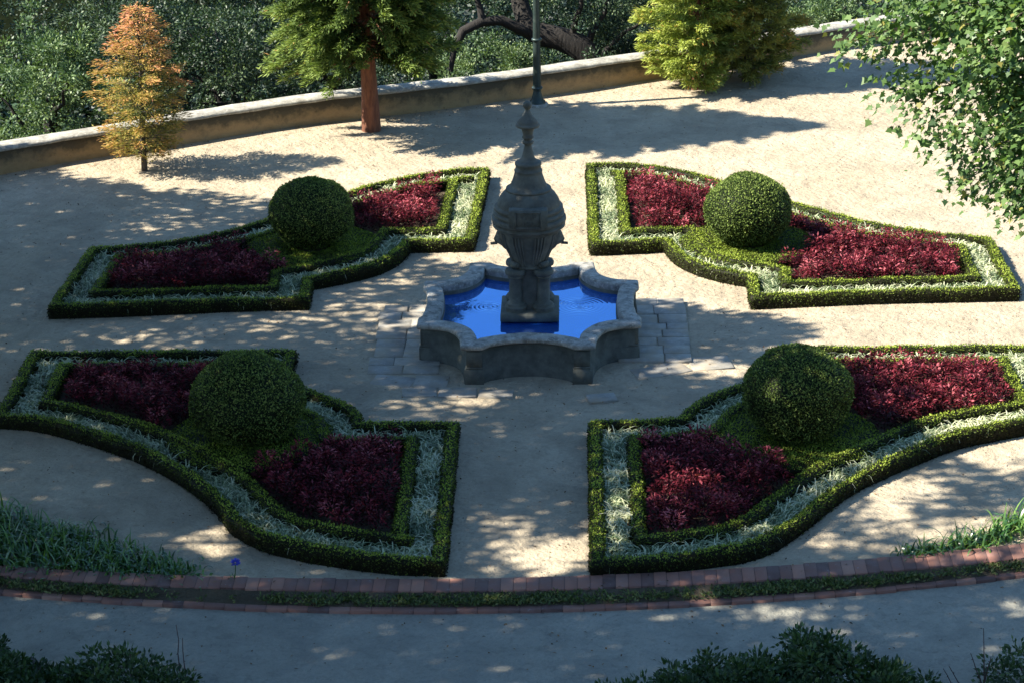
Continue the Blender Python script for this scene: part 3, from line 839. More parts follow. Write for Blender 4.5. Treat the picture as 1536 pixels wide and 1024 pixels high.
# ------------------------------------------------------------------ trees
def crown_clumps(ell, n, shell=.55):
    """random clump centres in a union of ellipsoids"""
    out = []; nr = []
    vol = np.array([e[1][0] * e[1][1] * e[1][2] for e in ell]); cnt = np.maximum(1, (n * vol / vol.sum()).astype(int))
    for (c, r), k in zip(ell, cnt):
        d = rnd_dir(k); rad = shell + (1 - shell) * rng.random(k) ** .6
        rad *= 1 + .18 * vnoise(d, 2.5, int(abs(c[0] * 31 + c[2] * 17)))
        out.append(np.array(c) + d * rad[:, None] * np.array(r)); nr.append(d)
    return np.concatenate(out), np.concatenate(nr)

def leafball(mb, C, D, per, rad, L, W, t0=.1, t1=.95, up=.5, droop=0.0):
    n = len(C) * per
    d = rnd_dir(n); c = np.repeat(C, per, 0) + d * (rad * rng.random((n, 1)) ** .5) * np.array([1, 1, .75])
    dirv = unit(d + np.repeat(D, per, 0) * .6 + np.array([0, 0, -droop]))
    nn = unit(rng.normal(size=(n, 3)) * .9 + np.array([-.25, 0, up]) + np.repeat(D, per, 0) * .4)
    ct = np.repeat(rng.uniform(t0, t1, len(C)), per)
    leaves(mb, c, dirv, nn, rng.uniform(.6, 1.25, n) * L, rng.uniform(.7, 1.2, n) * W, np.clip(ct * .5 + rng.uniform(t0, t1, n) ** 1.3 * .6, 0, 1), .05)

def limb_path(a, b, n=7, sag=.0, wob=.08):
    a = np.array(a, float); b = np.array(b, float); t = np.linspace(0, 1, n)[:, None]
    p = a + (b - a) * t; L = np.linalg.norm(b - a)
    p[1:-1] += rng.normal(size=(n - 2, 3)) * wob * L * .3
    p[:, 2] += sag * np.sin(np.pi * t[:, 0]) * L
    return p

def broadleaf(name, label, cat, base, ell, clumps, per, rad, L, W, mat, bmat, trunk_r=.2, group=None, nl=6, leaf_up=.25, shell=.5):
    root = empty(name, base); tag(root, label, cat, group)
    b = np.array(base)
    ell_l = [(np.array(c) - b, r) for c, r in ell]
    C, D = crown_clumps(ell_l, clumps, shell)
    mb = MB(); leafball(mb, C, D, per, rad, L, W, up=leaf_up); mb.build('crown', mat, root)
    mb = MB()
    cen = np.mean([e[0] for e in ell_l], 0)
    top = cen * np.array([.6, .6, .8])
    tube(mb, limb_path((0, 0, -.3), top, 8, 0, .05), np.linspace(trunk_r, trunk_r * .55, 8), 10, wob=.05)
    for k in range(nl):
        e = ell_l[k % len(ell_l)]; tgt = e[0] + rnd_dir(1)[0] * np.array(e[1]) * .75
        st = top * rng.uniform(.55, 1.0)
        tube(mb, limb_path(st, tgt, 7, .04, .1), np.linspace(trunk_r * .45, trunk_r * .08, 7), 7)
    mb.build('trunk', bmat, root)
    return root

# --- trees beyond the wall
BGT = [
 ('pale leaved tree rising behind the left end of the wall', (-10.3, 13.2, .1), (1.9, 1.6, 1.7), 'olive', 150, .105),
 ('dark green tree behind the browning young fir', (-9.0, 16.2, .6), (1.5, 1.6, 2.2), 'oak', 110, .09),
 ('bushy dark tree between the browning fir and the big cypress', (-6.5, 15.6, -.2), (2.0, 1.5, 2.2), 'oak', 190, .10),
 ('dense tree at the far left of the woods behind the pale leaved tree', (-12.2, 17.5, 1.0), (2.2, 1.8, 2.0), 'oak', 140, .10),
 ('dark tree hidden behind the big red-trunked cypress', (-4.6, 18.2, -.4), (2.0, 1.6, 2.3), 'oak', 150, .10),
 ('low pale bush under the arching dark branch behind the wall', (-1.2, 20.2, -1.5), (1.5, .9, 1.35), 'olive', 120, .08),
 ('bluish green tree left of the yellow-green thuja beyond the wall', (1.9, 19.9, -.6), (1.3, 1.2, 1.7), 'oak', 130, .085),
 ('far tree seen through the gap beside the cypress', (-2.5, 24.0, -.9), (2.2, 1.6, 2.2), 'oak', 150, .10),
 ('small pale shrub peeping over the wall right of the thujas', (6.3, 20.2, .0), (.8, .7, .8), 'olive', 50, .09),
 ('tree behind the two thujas beyond the wall', (4.6, 23.0, -.8), (2.6, 1.5, 2.2), 'oak', 150, .10),
 ('tree behind the maple leaves beyond the wall', (9.2, 25.0, -.8), (2.8, 1.6, 2.4), 'oak', 140, .10),
 ('farther dark tree deep in the woods at left', (-8.6, 21.0, .6), (2.6, 1.6, 2.4), 'oak', 170, .11),
 ('farther tree deep in the woods beyond the dark limb', (1.8, 26.5, -1.2), (2.8, 1.8, 2.2), 'oak', 170, .11),
]
for lab, c, r, mt, ncl, L in BGT:
    # each crown: a main mass with smaller lobes at uneven places
    ell = [(c, r)]
    for k in range(5):
        d = rnd_dir(1)[0]; d[2] = abs(d[2]) * .8 - .3
        ell.append((tuple(np.array(c) + d * np.array(r) * .75), tuple(np.array(r) * rng.uniform(.35, .55))))
    bz = -1.0 - .42 * min(14, max(0, c[1] - float(np.interp(c[0], wx, wy))))
    broadleaf('woodland_tree', lab, 'tree', (c[0], c[1], bz), ell, int(ncl * 1.1), 105, .25, L * .8, L * .46, MT[mt], MT['darkbark'], .2, 'trees beyond the wall', 7, .25, .45)

# the old oak with the heavy dark limb
oak = empty('old_oak', (1.4, 19.2, -3.2)); tag(oak, 'old tree with a thick dark leaning limb beyond the wall', 'tree', 'trees beyond the wall')
o0 = np.array(oak.location)
mb = MB()
tube(mb, np.array([(1.5, 19.2, -3.5), (1.4, 19.1, -1.6), (1.18, 19, -.75), (.75, 19, -.3), (.3, 19, -.09), (-.15, 19, .0), (-.4, 19, .12), (-.58, 19.4, .6), (-.75, 19.8, 1.6), (-.9, 20, 2.8)]) - o0, [.36, .33, .30, .29, .27, .25, .23, .20, .17, .12], 12, wob=.04)
mb.build('trunk', MT['darkbark'], oak, True)
mb = MB()
tube(mb, np.array([(-.2, 19, .0), (-.55, 18.85, .16), (-.99, 18.8, .38), (-1.42, 18.6, .40), (-1.83, 18.4, .24), (-2.04, 18.2, -.15), (-2.1, 18.1, -.6)]) - o0, [.14, .13, .12, .11, .10, .08, .05], 9, wob=.05)
mb.build('limb', MT['darkbark'], oak, True)
mb = MB()
for a_, b_ in [((.5, 19, -.2), (1.0, 18.9, 1.4)), ((.9, 19, -.4), (1.7, 19.2, 1.2)), ((-.6, 19.5, .7), (.5, 19.3, 2.2)), ((1.1, 19, -.7), (2.1, 18.8, .4)), ((-1.4, 18.6, .4), (-1.7, 18.9, 1.5))]:
    tube(mb, limb_path(np.array(a_) - o0, np.array(b_) - o0, 7, .03, .12), np.linspace(.09, .02, 7), 7)
mb.build('limb', MT['darkbark'], oak, True)
C, D = crown_clumps([(np.array(c) - o0, r) for c, r in [((.9, 19.0, 1.2), (1.0, .7, .9)), ((-1.5, 19.3, 1.4), (1.1, .9, .8)), ((.2, 20.6, 1.6), (1.8, .9, .9)), ((1.3, 18.4, -.55), (.6, .35, .3)), ((.5, 20.3, .2), (1.6, .5, .6)), ((-.2, 20.2, -1.2), (1.4, .5, .5))]], 270, .3)
mb = MB(); leafball(mb, C, D, 70, .24, .075, .042, up=.25); mb.build('crown', MT['oak'], oak)

# ground cover on the slope beyond the wall
m = 130000
ux = rng.uniform(-20, 16, m); ub = .5 + 36 * rng.random(m) ** 1.25; uy = np.interp(ux, wx, wy) + ub
uz = -1.0 - np.minimum(ub, 14) * .42 + np.maximum(ub - 22, 0) * .06 + .25 + .3 * vnoise(np.c_[ux, uy], .9, 15)
d = rnd_dir(m); d[:, 2] *= .5
mb = MB(); leaves(mb, np.c_[ux, uy, uz + rng.uniform(-.15, .15, m)], d, unit(rng.normal(size=(m, 3)) * .6 + np.array([0, 0, 1])), rng.uniform(.10, .2, m) * (1 + ub * .025), rng.uniform(.06, .11, m) * (1 + ub * .025), np.clip(.16 + .3 * vnoise(np.c_[ux, uy], 1.2, 16) + rng.normal(size=m) * .2, 0, 1), .05)
tag(mb.build('undergrowth', MT['oak']), 'dark leafy undergrowth covering the slope beyond the wall', 'undergrowth', None, 'stuff')

# --- conifers
def conifer(name, label, base, H, prof, nbr, mat, bmat, trunk_r, lean=(0, 0), spray=.16, wid=.035, twig=7, tip=.6, tilt=.15, per=5, tint_fn=None, droop=.0, zmin=.3, bare=None, flat=1.0, rough=0.0, sundroop=0.0):
    root = empty(name, base); tag(root, label, 'conifer tree')
    mb = MB(); hs = np.linspace(0, H * .97, 10)
    ax = lambda z: np.array([lean[0] * z, lean[1] * z, z])
    rr = np.interp(hs, [0, .15, H], [trunk_r * 1.15, trunk_r, .012])
    tube(mb, [ax(z) - np.array([0, 0, .1 if z == 0 else 0]) for z in hs], rr, 12, wob=.04)
    trunk = mb
    pz = np.array(prof)
    mb = MB()
    zs = zmin + (H - zmin) * (np.arange(nbr) + rng.random(nbr)) / nbr
    zs = zmin + (H - zmin) * ((zs - zmin) / (H - zmin)) ** 1.12
    az = np.arange(nbr) * 2.39996 + rng.normal(size=nbr) * .35
    C = []; D = []; T = []
    for z, a in zip(zs, az):
        r = np.interp(z, pz[:, 0], pz[:, 1]) * rng.uniform(.72, 1.1)
        if r < .03: continue
        if rough: r *= 1 + rough * float(vnoise(np.array([[math.cos(a) * 1.5, math.sin(a) * 1.5, z * 1.6]]), 1.0, 33)[0])
        dr = droop + sundroop * max(0, -math.cos(a)) * max(0, 1 - z / (H * .42))
        dirh = np.array([math.cos(a), math.sin(a), 0]); side = np.array([-math.sin(a), math.cos(a), 0])
        rise = tilt + rng.normal() * .08
        n = 5; tt = np.linspace(0, 1, n)
        pts = [ax(z) + dirh * r * t + np.array([0, 0, r * (rise * t - dr * t * t)]) for t in tt]
        tube(trunk, pts, np.linspace(max(.012, trunk_r * .16), .004, n), 5, cap=False)
        k = max(4, int(r * twig * 3))
        for t in np.linspace(.22 if bare is None else bare, 1, k):
            p = ax(z) + dirh * r * t + np.array([0, 0, r * (rise * t - dr * t * t)])
            for s in (-1, 1):
                ln = max(.24, spray * 1.6) * (1.15 - .55 * t)
                dd = unit(dirh * (.55 + .5 * t) + side * s * (1.05 - .7 * t) + np.array([0, 0, rng.normal() * .25 * flat]))
                for q in range(per):
                    C.append(p + dd * ln * (q / per) + rng.normal(size=3) * max(.03, spray * .25))
                    D.append(dd + side * rng.normal() * .45 + np.array([0, 0, rng.normal() * .4 * flat]))
                    T.append((t, z / H, a))
    C = np.array(C); D = np.array(D); T = np.array(T); m = len(C)
    nn = unit(rng.normal(size=(m, 3)) * .45 + np.array([0, 0, 1.0]))
    tint = np.clip(tint_fn(C, T), 0, 1)
    leaves(mb, C, D, nn, rng.uniform(.7, 1.3, m) * spray, rng.uniform(.7, 1.3, m) * wid, tint, .04)
    trunk.build('trunk', bmat, root, True)
    mb.build('crown', mat, root)
    return root

conifer('young_fir', 'young browning orange fir standing at left in front of the wall', (-7.30, 8.85, 0), 3.05,
        [(.0, .2), (.3, .45), (.6, .75), (1.0, .72), (1.5, .85), (2.0, .66), (2.5, .46), (2.8, .27), (3.05, .05)], 112, MT['fir'], MT['bark'], .055, (.03, 0), .085, .020, 6, tilt=.20, droop=.10, per=8, zmin=.25, flat=.5,
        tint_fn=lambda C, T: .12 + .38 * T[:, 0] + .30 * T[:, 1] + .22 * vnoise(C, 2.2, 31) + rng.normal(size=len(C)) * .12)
conifer('cypress', 'big conical cypress with a reddish trunk in front of the wall', (-3.30, 11.42, 0), 7.8,
        [(.0, .3), (.55, 1.15), (1.0, 1.4), (1.7, 1.6), (2.4, 1.85), (3.4, 2.1), (4.6, 1.75), (6.2, 1.0), (7.8, .05)], 380, MT['cypress'], MT['redbark'], .17, (.0, -.16), .115, .026, 5.0, tilt=.10, droop=.22, per=13, zmin=1.5, bare=.3, sundroop=.42, rough=.22,
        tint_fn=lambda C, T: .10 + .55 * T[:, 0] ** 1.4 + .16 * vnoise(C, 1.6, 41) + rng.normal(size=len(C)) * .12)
conifer('golden_thuja', 'yellow-green bushy thuja with feathery sprays right of the lamp post', (3.12, 14.25, 0), 4.4,
        [(.0, .5), (.25, .72), (.8, .92), (1.3, .98), (2.0, .9), (3.2, .65), (4.4, .05)], 190, MT['thuja'], MT['redbark'], .09, (.0, 0), .10, .026, 6.5, tilt=.35, droop=.15, per=14, zmin=.08, bare=.3, rough=.45,
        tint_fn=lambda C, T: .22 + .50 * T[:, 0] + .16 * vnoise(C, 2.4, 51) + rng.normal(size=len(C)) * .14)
conifer('browning_thuja', 'darker browning thuja growing close against the yellow-green one', (4.25, 14.95, 0), 6.2,
        [(.0, .5), (.4, .9), (1.0, 1.1), (2.0, 1.2), (3.5, 1.0), (5, .5), (6.2, .05)], 230, MT['thujab'], MT['bark'], .13, (.0, 0), .11, .028, 5.2, tilt=.25, droop=.2, per=12, zmin=.15, bare=.3, rough=.4,
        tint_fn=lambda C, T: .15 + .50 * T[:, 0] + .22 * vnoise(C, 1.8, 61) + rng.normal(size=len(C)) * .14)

# --- maple at right, in front of the garden: real lobed leaves
def lobed(mb, c, d, n, size, tint):
    d = unit(d); s = unit(np.cross(n, d)); nn = np.cross(d, s)
    out = np.array([(0, 0), (.30, -.12), (.22, .12), (.55, .22), (.33, .42), (.24, .55), (0, 1.0), (-.24, .55), (-.33, .42), (-.55, .22), (-.22, .12), (-.30, -.12)])
    k = len(out)
    zf = -.18 * np.abs(out[:, 0])
    size = size[:, None, None]
    V = c[:, None] + size * (out[None, :, 1, None] * d[:, None] + out[None, :, 0, None] * s[:, None] + zf[None, :, None] * nn[:, None])
    F = (np.arange(len(c))[:, None] * k + np.arange(k)[None]); 
    mb.add(V.reshape(-1, 3), F, np.repeat(tint, k))
mp_ = empty('maple', (10.65, -8.6, -.1)); tag(mp_, 'leafy maple branch hanging into the garden at upper right', 'tree')
m0 = np.array(mp_.location)
tk = MB()
tube(tk, [(0, 0, -.3), (.05, 0, 1.5), (-.1, .1, 3.5), (-.3, .1, 5.5), (-.6, .1, 7.5), (-.9, .2, 9.5)], [.26, .22, .19, .16, .12, .06], 12, wob=.04)
CL = []; DL = []
SP = [((-.3, .1, 5.6), (3.5, -8.3, 6.5)), ((-.3, .1, 5.8), (3.95, -8.5, 5.95)), ((-.25, .1, 5.2), (4.25, -8.7, 5.55)), ((-.2, .1, 4.6), (4.7, -8.8, 5.05)), ((-.45, .1, 6.4), (3.9, -8.2, 6.9)), ((-.6, .1, 7.2), (4.4, -8.0, 7.6)),
      ((-.2, .1, 4.5), (5.1, -9.1, 5.05)), ((-.4, .1, 6.2), (4.6, -8.9, 6.35)), ((-.4, .1, 5.8), (5.0, -8.4, 5.85)), ((-.6, .1, 7.3), (5.2, -8.6, 7.1)), ((-.3, 0, 5.2), (5.3, -8.8, 5.5)), ((-.4, .1, 6.6), (5.4, -8.5, 6.6)), ((-.7, .1, 8), (6.5, -8, 8.3)), ((-.3, .3, 5.2), (7.5, -7, 6.0)), ((-.3, .3, 6.2), (8.5, -6.3, 7.4)), ((-.6, 0, 8), (9, -10, 8.6)), ((-.5, .2, 7), (12.5, -8, 7.8)), ((-.5, .2, 7), (11.5, -10.2, 7.2))]
for si, (a_, b_) in enumerate(SP):
    b2 = np.array(b_) + np.array([.18, 0, .13]) - m0
    pth = limb_path(a_, b2, 9, .10, .12)
    tube(tk, pth, np.linspace(.035, .004, 9), 6, cap=False)
    L_ = np.linalg.norm(b2 - np.array(a_)); k = int(L_ * 9)
    dens = 95 if si in (0, 1, 2, 3) else 165
    for t in np.linspace(.15, 1, k):
        f = t * 8; q = min(7, int(f)); p = pth[q] + (pth[q + 1] - pth[q]) * (f - q)
        spread = .34 * (1.1 - t) + .17
        for _ in range(dens if t < .8 else dens // 2 + 2):
            o_ = rng.normal(size=3) * spread * np.array([.8, .9, .75]); CL.append(p + o_); DL.append(o_ * .6 + np.array([-.3, -.1, -.35]))
CL = np.array(CL); DL = np.array(DL) + rng.normal(size=CL.shape) * .25
nn = unit(rng.normal(size=CL.shape) * .55 + np.array([-.35, -.25, .75]))
mb = MB(); lobed(mb, CL, DL, nn, rng.uniform(.04, .10, len(CL)), np.clip(rng.normal(.5, .25, len(CL)), 0, 1))
mb.build('crown', MT['maple'], mp_); tk.build('trunk', MT['bark'], mp_, True)

# --- the shade trees left of and above the garden (outside the frame): their gaps make the dappled light
SHADE = [
(0.97, [(-11.94, 9.17), (-8.91, 8.43), (-7.8, 7.75), (-6.04, 7.32), (-4.78, 6.78), (-3.84, 6.77), (-2.8, 5.62), (-2.24, 4.2), (-1.09, 3.18), (0.64, 2.67), (1.69, 2.02), (2.18, 1.35), (3.69, 0.86), (3.73, 0.09), (3.47, -0.72), (4.23, -0.86), (4.67, -2.14), (5.6, -2.88), (6.75, -3.36), (8.17, -3.6), (6.48, -13.5), (-9.45, -13.5)]),
(0.6, [(-7.37, 0.96), (-2.43, 0.89), (-2.33, -0.3), (-7.13, -0.23)]),
(0.68, [(-3.88, 3.89), (-0.89, 3.5), (-1.62, 1.17), (-3.55, 0.91)]),
(0.8, [(-7.54, 7.63), (-4.64, 7.56), (-4.35, 5.11), (-7.09, 5.16)]),
(0.62, [(-2.39, -1.94), (-0.21, -1.97), (-0.19, -2.87), (-2.31, -2.85)]),
(0.45, [(-0.76, -6.35), (0.86, -6.36), (0.85, -7.92), (-0.77, -7.91)]),
(0.05, [(-4.81, -6.62), (-4.12, -6.24), (-3.68, -6.43), (-3.49, -7.19), (-4.28, -7.37)]),
(0.65, [(0.83, -3.3), (1.65, -3.31), (1.52, -7.75), (0.81, -7.75)]),
(0.7, [(1.59, -5.48), (3.13, -5.28), (3.02, -6.85), (1.55, -6.84)]),
(0.58, [(3.46, -4.44), (6.71, -3.58), (7.28, -3.59), (6.59, -7.24), (3.23, -7.22)]),
(0.6, [(-0.59, -8.51), (0.11, -8.52), (0.12, -8.93), (-0.57, -8.93)]),
(0.45, [(1.98, -8.32), (3.68, -8.33), (3.61, -9.04), (1.94, -9.03)]),
(0.1, [(5.57, -8.11), (6.73, -8.12), (6.59, -8.82), (5.46, -8.82)]),
(0.45, [(4.53, -8.94), (5.21, -8.94), (5.16, -9.3), (4.48, -9.3)]),
(0.5, [(1.77, -7.66), (3.03, -7.67), (2.99, -8.19), (1.75, -8.18)]),
(0.7, [(-6.92, 3.6), (-5.6, 3.58), (-5.45, 2.61), (-6.75, 2.63)]),
(0.6, [(1.82, -0.43), (3.69, -0.32), (3.61, -1.38), (1.78, -1.74)]),
(0.12, [(-.7, 2.95), (-.3, 1.95), (1.1, 1.55), (2.2, 1.3), (2.7, 2.9)]),
(0.35, [(-2.2, 1.6), (-1.0, 1.5), (-1.0, 0.2), (-2.0, 0.2)]),
(0.1, [(4.4, -7.7), (7.2, -7.7), (7.2, -6.0), (5.2, -6.4)]),
(0.3, [(4.4, -2.9), (6.0, -3.0), (8, -3.5), (8, -4.6), (5.4, -4.4)]),
]
g = .40
gx, gy = np.meshgrid(np.arange(-12, 8.5, g), np.arange(-13.5, 9.3, g)); gp = np.stack([gx.ravel(), gy.ravel()], -1) + rng.uniform(-.12, .12, (gx.size, 2))
dens = np.zeros(len(gp))
for k, (d, pol) in enumerate(SHADE):
    ins = inside(np.array(pol), gp)
    dens[ins] = .955 if k == 0 else np.minimum(dens[ins], d * (.9 if d > .3 else .7))
fld = rng.random(len(gp)) * .55 + (vnoise(gp, 1.5, 77) * .5 + .5) * .45
thr = np.where(dens > .9, dens, dens * .92)
sel = fld < thr
sel &= dens > 0
gp = gp[sel]; dn = dens[sel]
h = np.maximum(4.5, 12.82 - (gp[:, 1] - 1.2 + 33.3) * .231 + 1.1) + rng.uniform(0, 1.7, len(gp))
cot = 1 / math.tan(SUN_EL)
ctr = np.c_[gp[:, 0] + h * cot * math.cos(SUN_AZ), gp[:, 1] + h * cot * math.sin(SUN_AZ), h]
TRK = [(-14.5, 6.5), (-13.2, 2.0), (-12.2, -2.6), (-11.4, -7.2), (-10.8, -11.5)]
LAB = ['tall shade tree at left nearest the back wall', 'tall shade tree at left level with the fountain', 'tall shade tree at left level with the dark bed', 'tall shade tree at left near the brick kerb', 'tall shade tree at left beside the road']
own = np.argmin(np.abs(ctr[:, 1:2] + rng.normal(size=(len(ctr), 1)) * .8 - np.array([t[1] for t in TRK])[None]), 1)
for k, (tx, ty) in enumerate(TRK):
    zb = 0 if ty > -8 else -.1
    root = empty('shade_tree', (tx, ty, zb)); tag(root, LAB[k], 'tree', 'tall trees shading the garden')
    b = np.array([tx, ty, zb]); C = ctr[own == k] - b; dk = dn[own == k]
    mb = MB()
    n_per = 60
    D = np.tile(np.array([0, 0, .3]), (len(C), 1))
    leafball(mb, C, D, n_per, .33, .20, .125, up=.6)
    C2 = C[dk > .9]; 
    leafball(mb, C2 + rng.normal(size=C2.shape) * .12 + np.array(sv) * rng.uniform(.4, 1.4, (len(C2), 1)), D[:len(C2)], 55, .40, .20, .125, up=.6)
    mb.build('crown', MT['canopy'], root)
    mb = MB(); tp = np.array([.3, .2, 6.3 if ty > 0 else 8.0])
    tube(mb, limb_path((0, 0, -.3), tp, 9, 0, .03), np.linspace(.38, .2, 9), 12, wob=.05)
    for q in range(9):
        tgt = C[rng.integers(len(C))]
        tube(mb, limb_path(tp * rng.uniform(.85, 1), tgt, 8, .03, .06), np.linspace(.11, .02, 8), 7)
    mb.build('trunk', MT['bark'], root, True)

# ------------------------------------------------------------------ lamp post
lp = empty('lamp_post', (-.10, 13.10, 0)); tag(lp, 'slender green fluted iron lamp post standing before the wall', 'lamp post')
mb = MB(); lathe(mb, [(.165, .05), (.16, .09), (.12, .13), (.10, .20), (.085, .27), (.08, .30)], 24); mb.build('base', MT['iron'], lp, True)
mb = MB(); lathe(mb, [(.22, -.05), (.22, .03), (.205, .05), (.05, .052)], 24); mb.build('foot', MT['coping'], lp)
mb = MB()
sg = 32; an = np.linspace(0, 2 * np.pi, sg, endpoint=False); fl = 1 - .13 * (np.arange(sg) % 2)
zz = np.linspace(.302, 3.9, 12); rr = np.linspace(.083, .052, 12)
V = np.concatenate([np.stack([r * fl * np.cos(an), r * fl * np.sin(an), np.full(sg, z)], -1) for r, z in zip(rr, zz)])
mb.add(V, [[q * sg + k, q * sg + (k + 1) % sg, (q + 1) * sg + (k + 1) % sg, (q + 1) * sg + k] for q in range(11) for k in range(sg)])
mb.build('shaft', MT['iron'], lp)
for z in (.36, 1.35, 3.85):
    mb = MB(); r0 = .085 - (z - .3) * .0086
    lathe(mb, [(r0 + .004, z - .03), (r0 + .022, z - .02), (r0 + .028, z), (r0 + .022, z + .02), (r0 + .004, z + .03)], 24); mb.build('collar', MT['iron'], lp, True)
la = MB(); lathe(la, [(.05, 3.89), (.12, 3.95), (.19, 4.0), (.19, 4.03), (.06, 4.03)], 6)
lo_ = la.build('lantern', MT['iron'], lp)
la = MB(); lathe(la, [(.27, 4.45), (.27, 4.47), (.17, 4.58), (.06, 4.66), (.02, 4.74)], 6); la.build('lantern_roof', MT['iron'], lo_)
mb = MB(); lathe(mb, [(.165, 4.032), (.245, 4.448)], 6); mb.build('pane', MT['glass'], lo_)

# ------------------------------------------------------------------ foreground planting
def strap_plant(x, y, n, L, W, label, flower=False, z=.0, group='agapanthus behind the kerb'):
    root = empty('agapanthus', (x, y, z)); tag(root, label, 'strap-leaved plant', group)
    mb = MB(); blade_tufts(mb, np.zeros((1, 2)) + rng.normal(size=(1, 2)) * .01, 0, n, L, W, (0, 1), 1.55, 5, .02 + n * .001)
    mb.build('leaves', MT['straplf'], root)
    if flower:
        mb = MB(); tube(mb, [(.02, 0, 0), (.04, 0, .12), (.05, -.02, .25)], .006, 6); mb.build('stalk', MT['straplf'], root)
        mb = MB(); d = rnd_dir(60); d[:, 2] = np.abs(d[:, 2]); leaves(mb, np.array([.05, -.02, .25]) + d * .015, d, rnd_dir(60), .06, .022, rng.random(60)); mb.build('flower_head', MT['flower'], root)
    return root
AG_L = [(-6.65, -7.25, .55), (-6.3, -6.55, .55), (-6.35, -6.95, .6), (-6.1, -7.45, .5), (-5.95, -6.75, .55), (-5.75, -7.15, .55), (-5.55, -6.85, .5), (-5.45, -7.5, .5), (-5.2, -7.1, .5), (-5.0, -7.5, .45), (-4.85, -7.35, .40), (-4.62, -7.62, .36), (-4.4, -7.62, .32), (-4.1, -7.76, .26), (-6.6, -6.2, .55)]
lab_l = ['agapanthus clump cut by the left edge of the picture, lowest there, behind the kerb', 'broad agapanthus clump near the upper left of the leafy group behind the kerb', 'tall agapanthus clump in the leftmost part of the group', 'agapanthus clump touching the brick kerb at far left', 'agapanthus clump with blue sheen at the back of the left group', 'agapanthus clump in the middle of the left group', 'agapanthus clump on the upper slope of the left group', 'agapanthus clump leaning over the kerb left of centre in the group', 'agapanthus clump at the sandy edge of the left group', 'agapanthus clump against the kerb in the narrowing part of the group', 'agapanthus clump beside the bright sun patch on the sand', 'small agapanthus clump at the kerb below the sun patch', 'small agapanthus clump second from the right end of the left group', 'smallest agapanthus clump ending the left group', 'agapanthus clump highest at the left edge of the picture']
for (x, y, L), lb in zip(AG_L, lab_l): strap_plant(x, y, 150, L * .58, .036, lb)
strap_plant(-3.40, -7.93, 12, .18, .02, 'little plant with a blue flower growing behind the brick kerb', True, group='agapanthus behind the kerb')
AG_R = [(4.75, -7.28, .26), (5.05, -7.18, .30), (5.35, -7.02, .34), (5.6, -6.95, .38), (5.85, -6.75, .42), (6.1, -6.55, .48), (6.4, -6.4, .5)]
lab_r = ['bright green strap plant starting the right hand group, small and low', 'bright strap plant second from the left of the right hand group', 'bright strap plant in the left half of the right hand group', 'bright strap plant in the middle of the right hand group', 'large bright strap plant near the right edge by the kerb', 'tall bright strap plant touching the right edge', 'tallest bright strap plant at the right edge behind the kerb']
for (x, y, L), lb in zip(AG_R, lab_r): strap_plant(x, y, 70, L * .85, .038, lb, group='bright strap plants behind the kerb at right')

# weeds on the soil strip
n = 900
x = rng.uniform(-7.5, 7.5, n * 3); a_ = 22.58 - np.sqrt(30.86 ** 2 - (x + 1.15) ** 2); b_ = 19.236 - np.sqrt(27.79 ** 2 - (x + 1.0) ** 2)
t = rng.uniform(.1, .95, len(x)); pts = np.c_[x, a_ + (b_ - a_) * t]
keep = vnoise(pts, 1.6, 91) + .35 * np.clip((pts[:, 0] + 1) / 5, -1, 1) > rng.uniform(-.2, 1.0, len(pts))
pts = pts[keep]; mb = MB()
m = len(pts) * 9; idx = np.repeat(np.arange(len(pts)), 9)
d = rnd_dir(m); d[:, 2] = np.abs(d[:, 2]) * .8 + .1
leaves(mb, np.c_[pts[idx] + rng.normal(size=(m, 2)) * .03, np.full(m, -.01) + rng.random(m) * .03], d, unit(rng.normal(size=(m, 3)) + np.array([0, 0, 1])), rng.uniform(.03, .075, m), rng.uniform(.015, .03, m), rng.random(m))
tag(mb.build('weeds', MT['weed']), 'scattered low weeds on the soil strip between the two brick kerbs', 'weeds', None, 'stuff')

# leaf litter and small twigs lying about
n = 4500
pts = np.c_[rng.uniform(-10, 8, n), rng.uniform(-10, 14, n)]
pts2 = np.array([wall_pts[rng.integers(20, len(wall_pts) - 20)] for _ in range(1500)]) ; pts2 = pts2 + np.array([.47, -.88]) * rng.uniform(.02, .7, (1500, 1)) ** 1.5 + rng.normal(size=(1500, 2)) * .05
okp = pts[:, 1] < np.interp(pts[:, 0], wx, wy) - .2
pts = np.concatenate([pts[okp], pts2]); m = len(pts)
zz = np.where(pts[:, 1] < -8.3, -.055, np.where(pts[:, 1] < -7.5, .058, .012))
d = rnd_dir(m); d[:, 2] *= .25
mb = MB(); leaves(mb, np.c_[pts, zz], d, unit(rng.normal(size=(m, 3)) * .25 + np.array([0, 0, 1])), rng.uniform(.015, .06, m), rng.uniform(.01, .03, m), rng.random(m), .1)
tag(mb.build('fallen_leaves', MT['litter']), 'dry fallen leaves and bits scattered over the sand and along the wall', 'leaf litter', None, 'stuff')

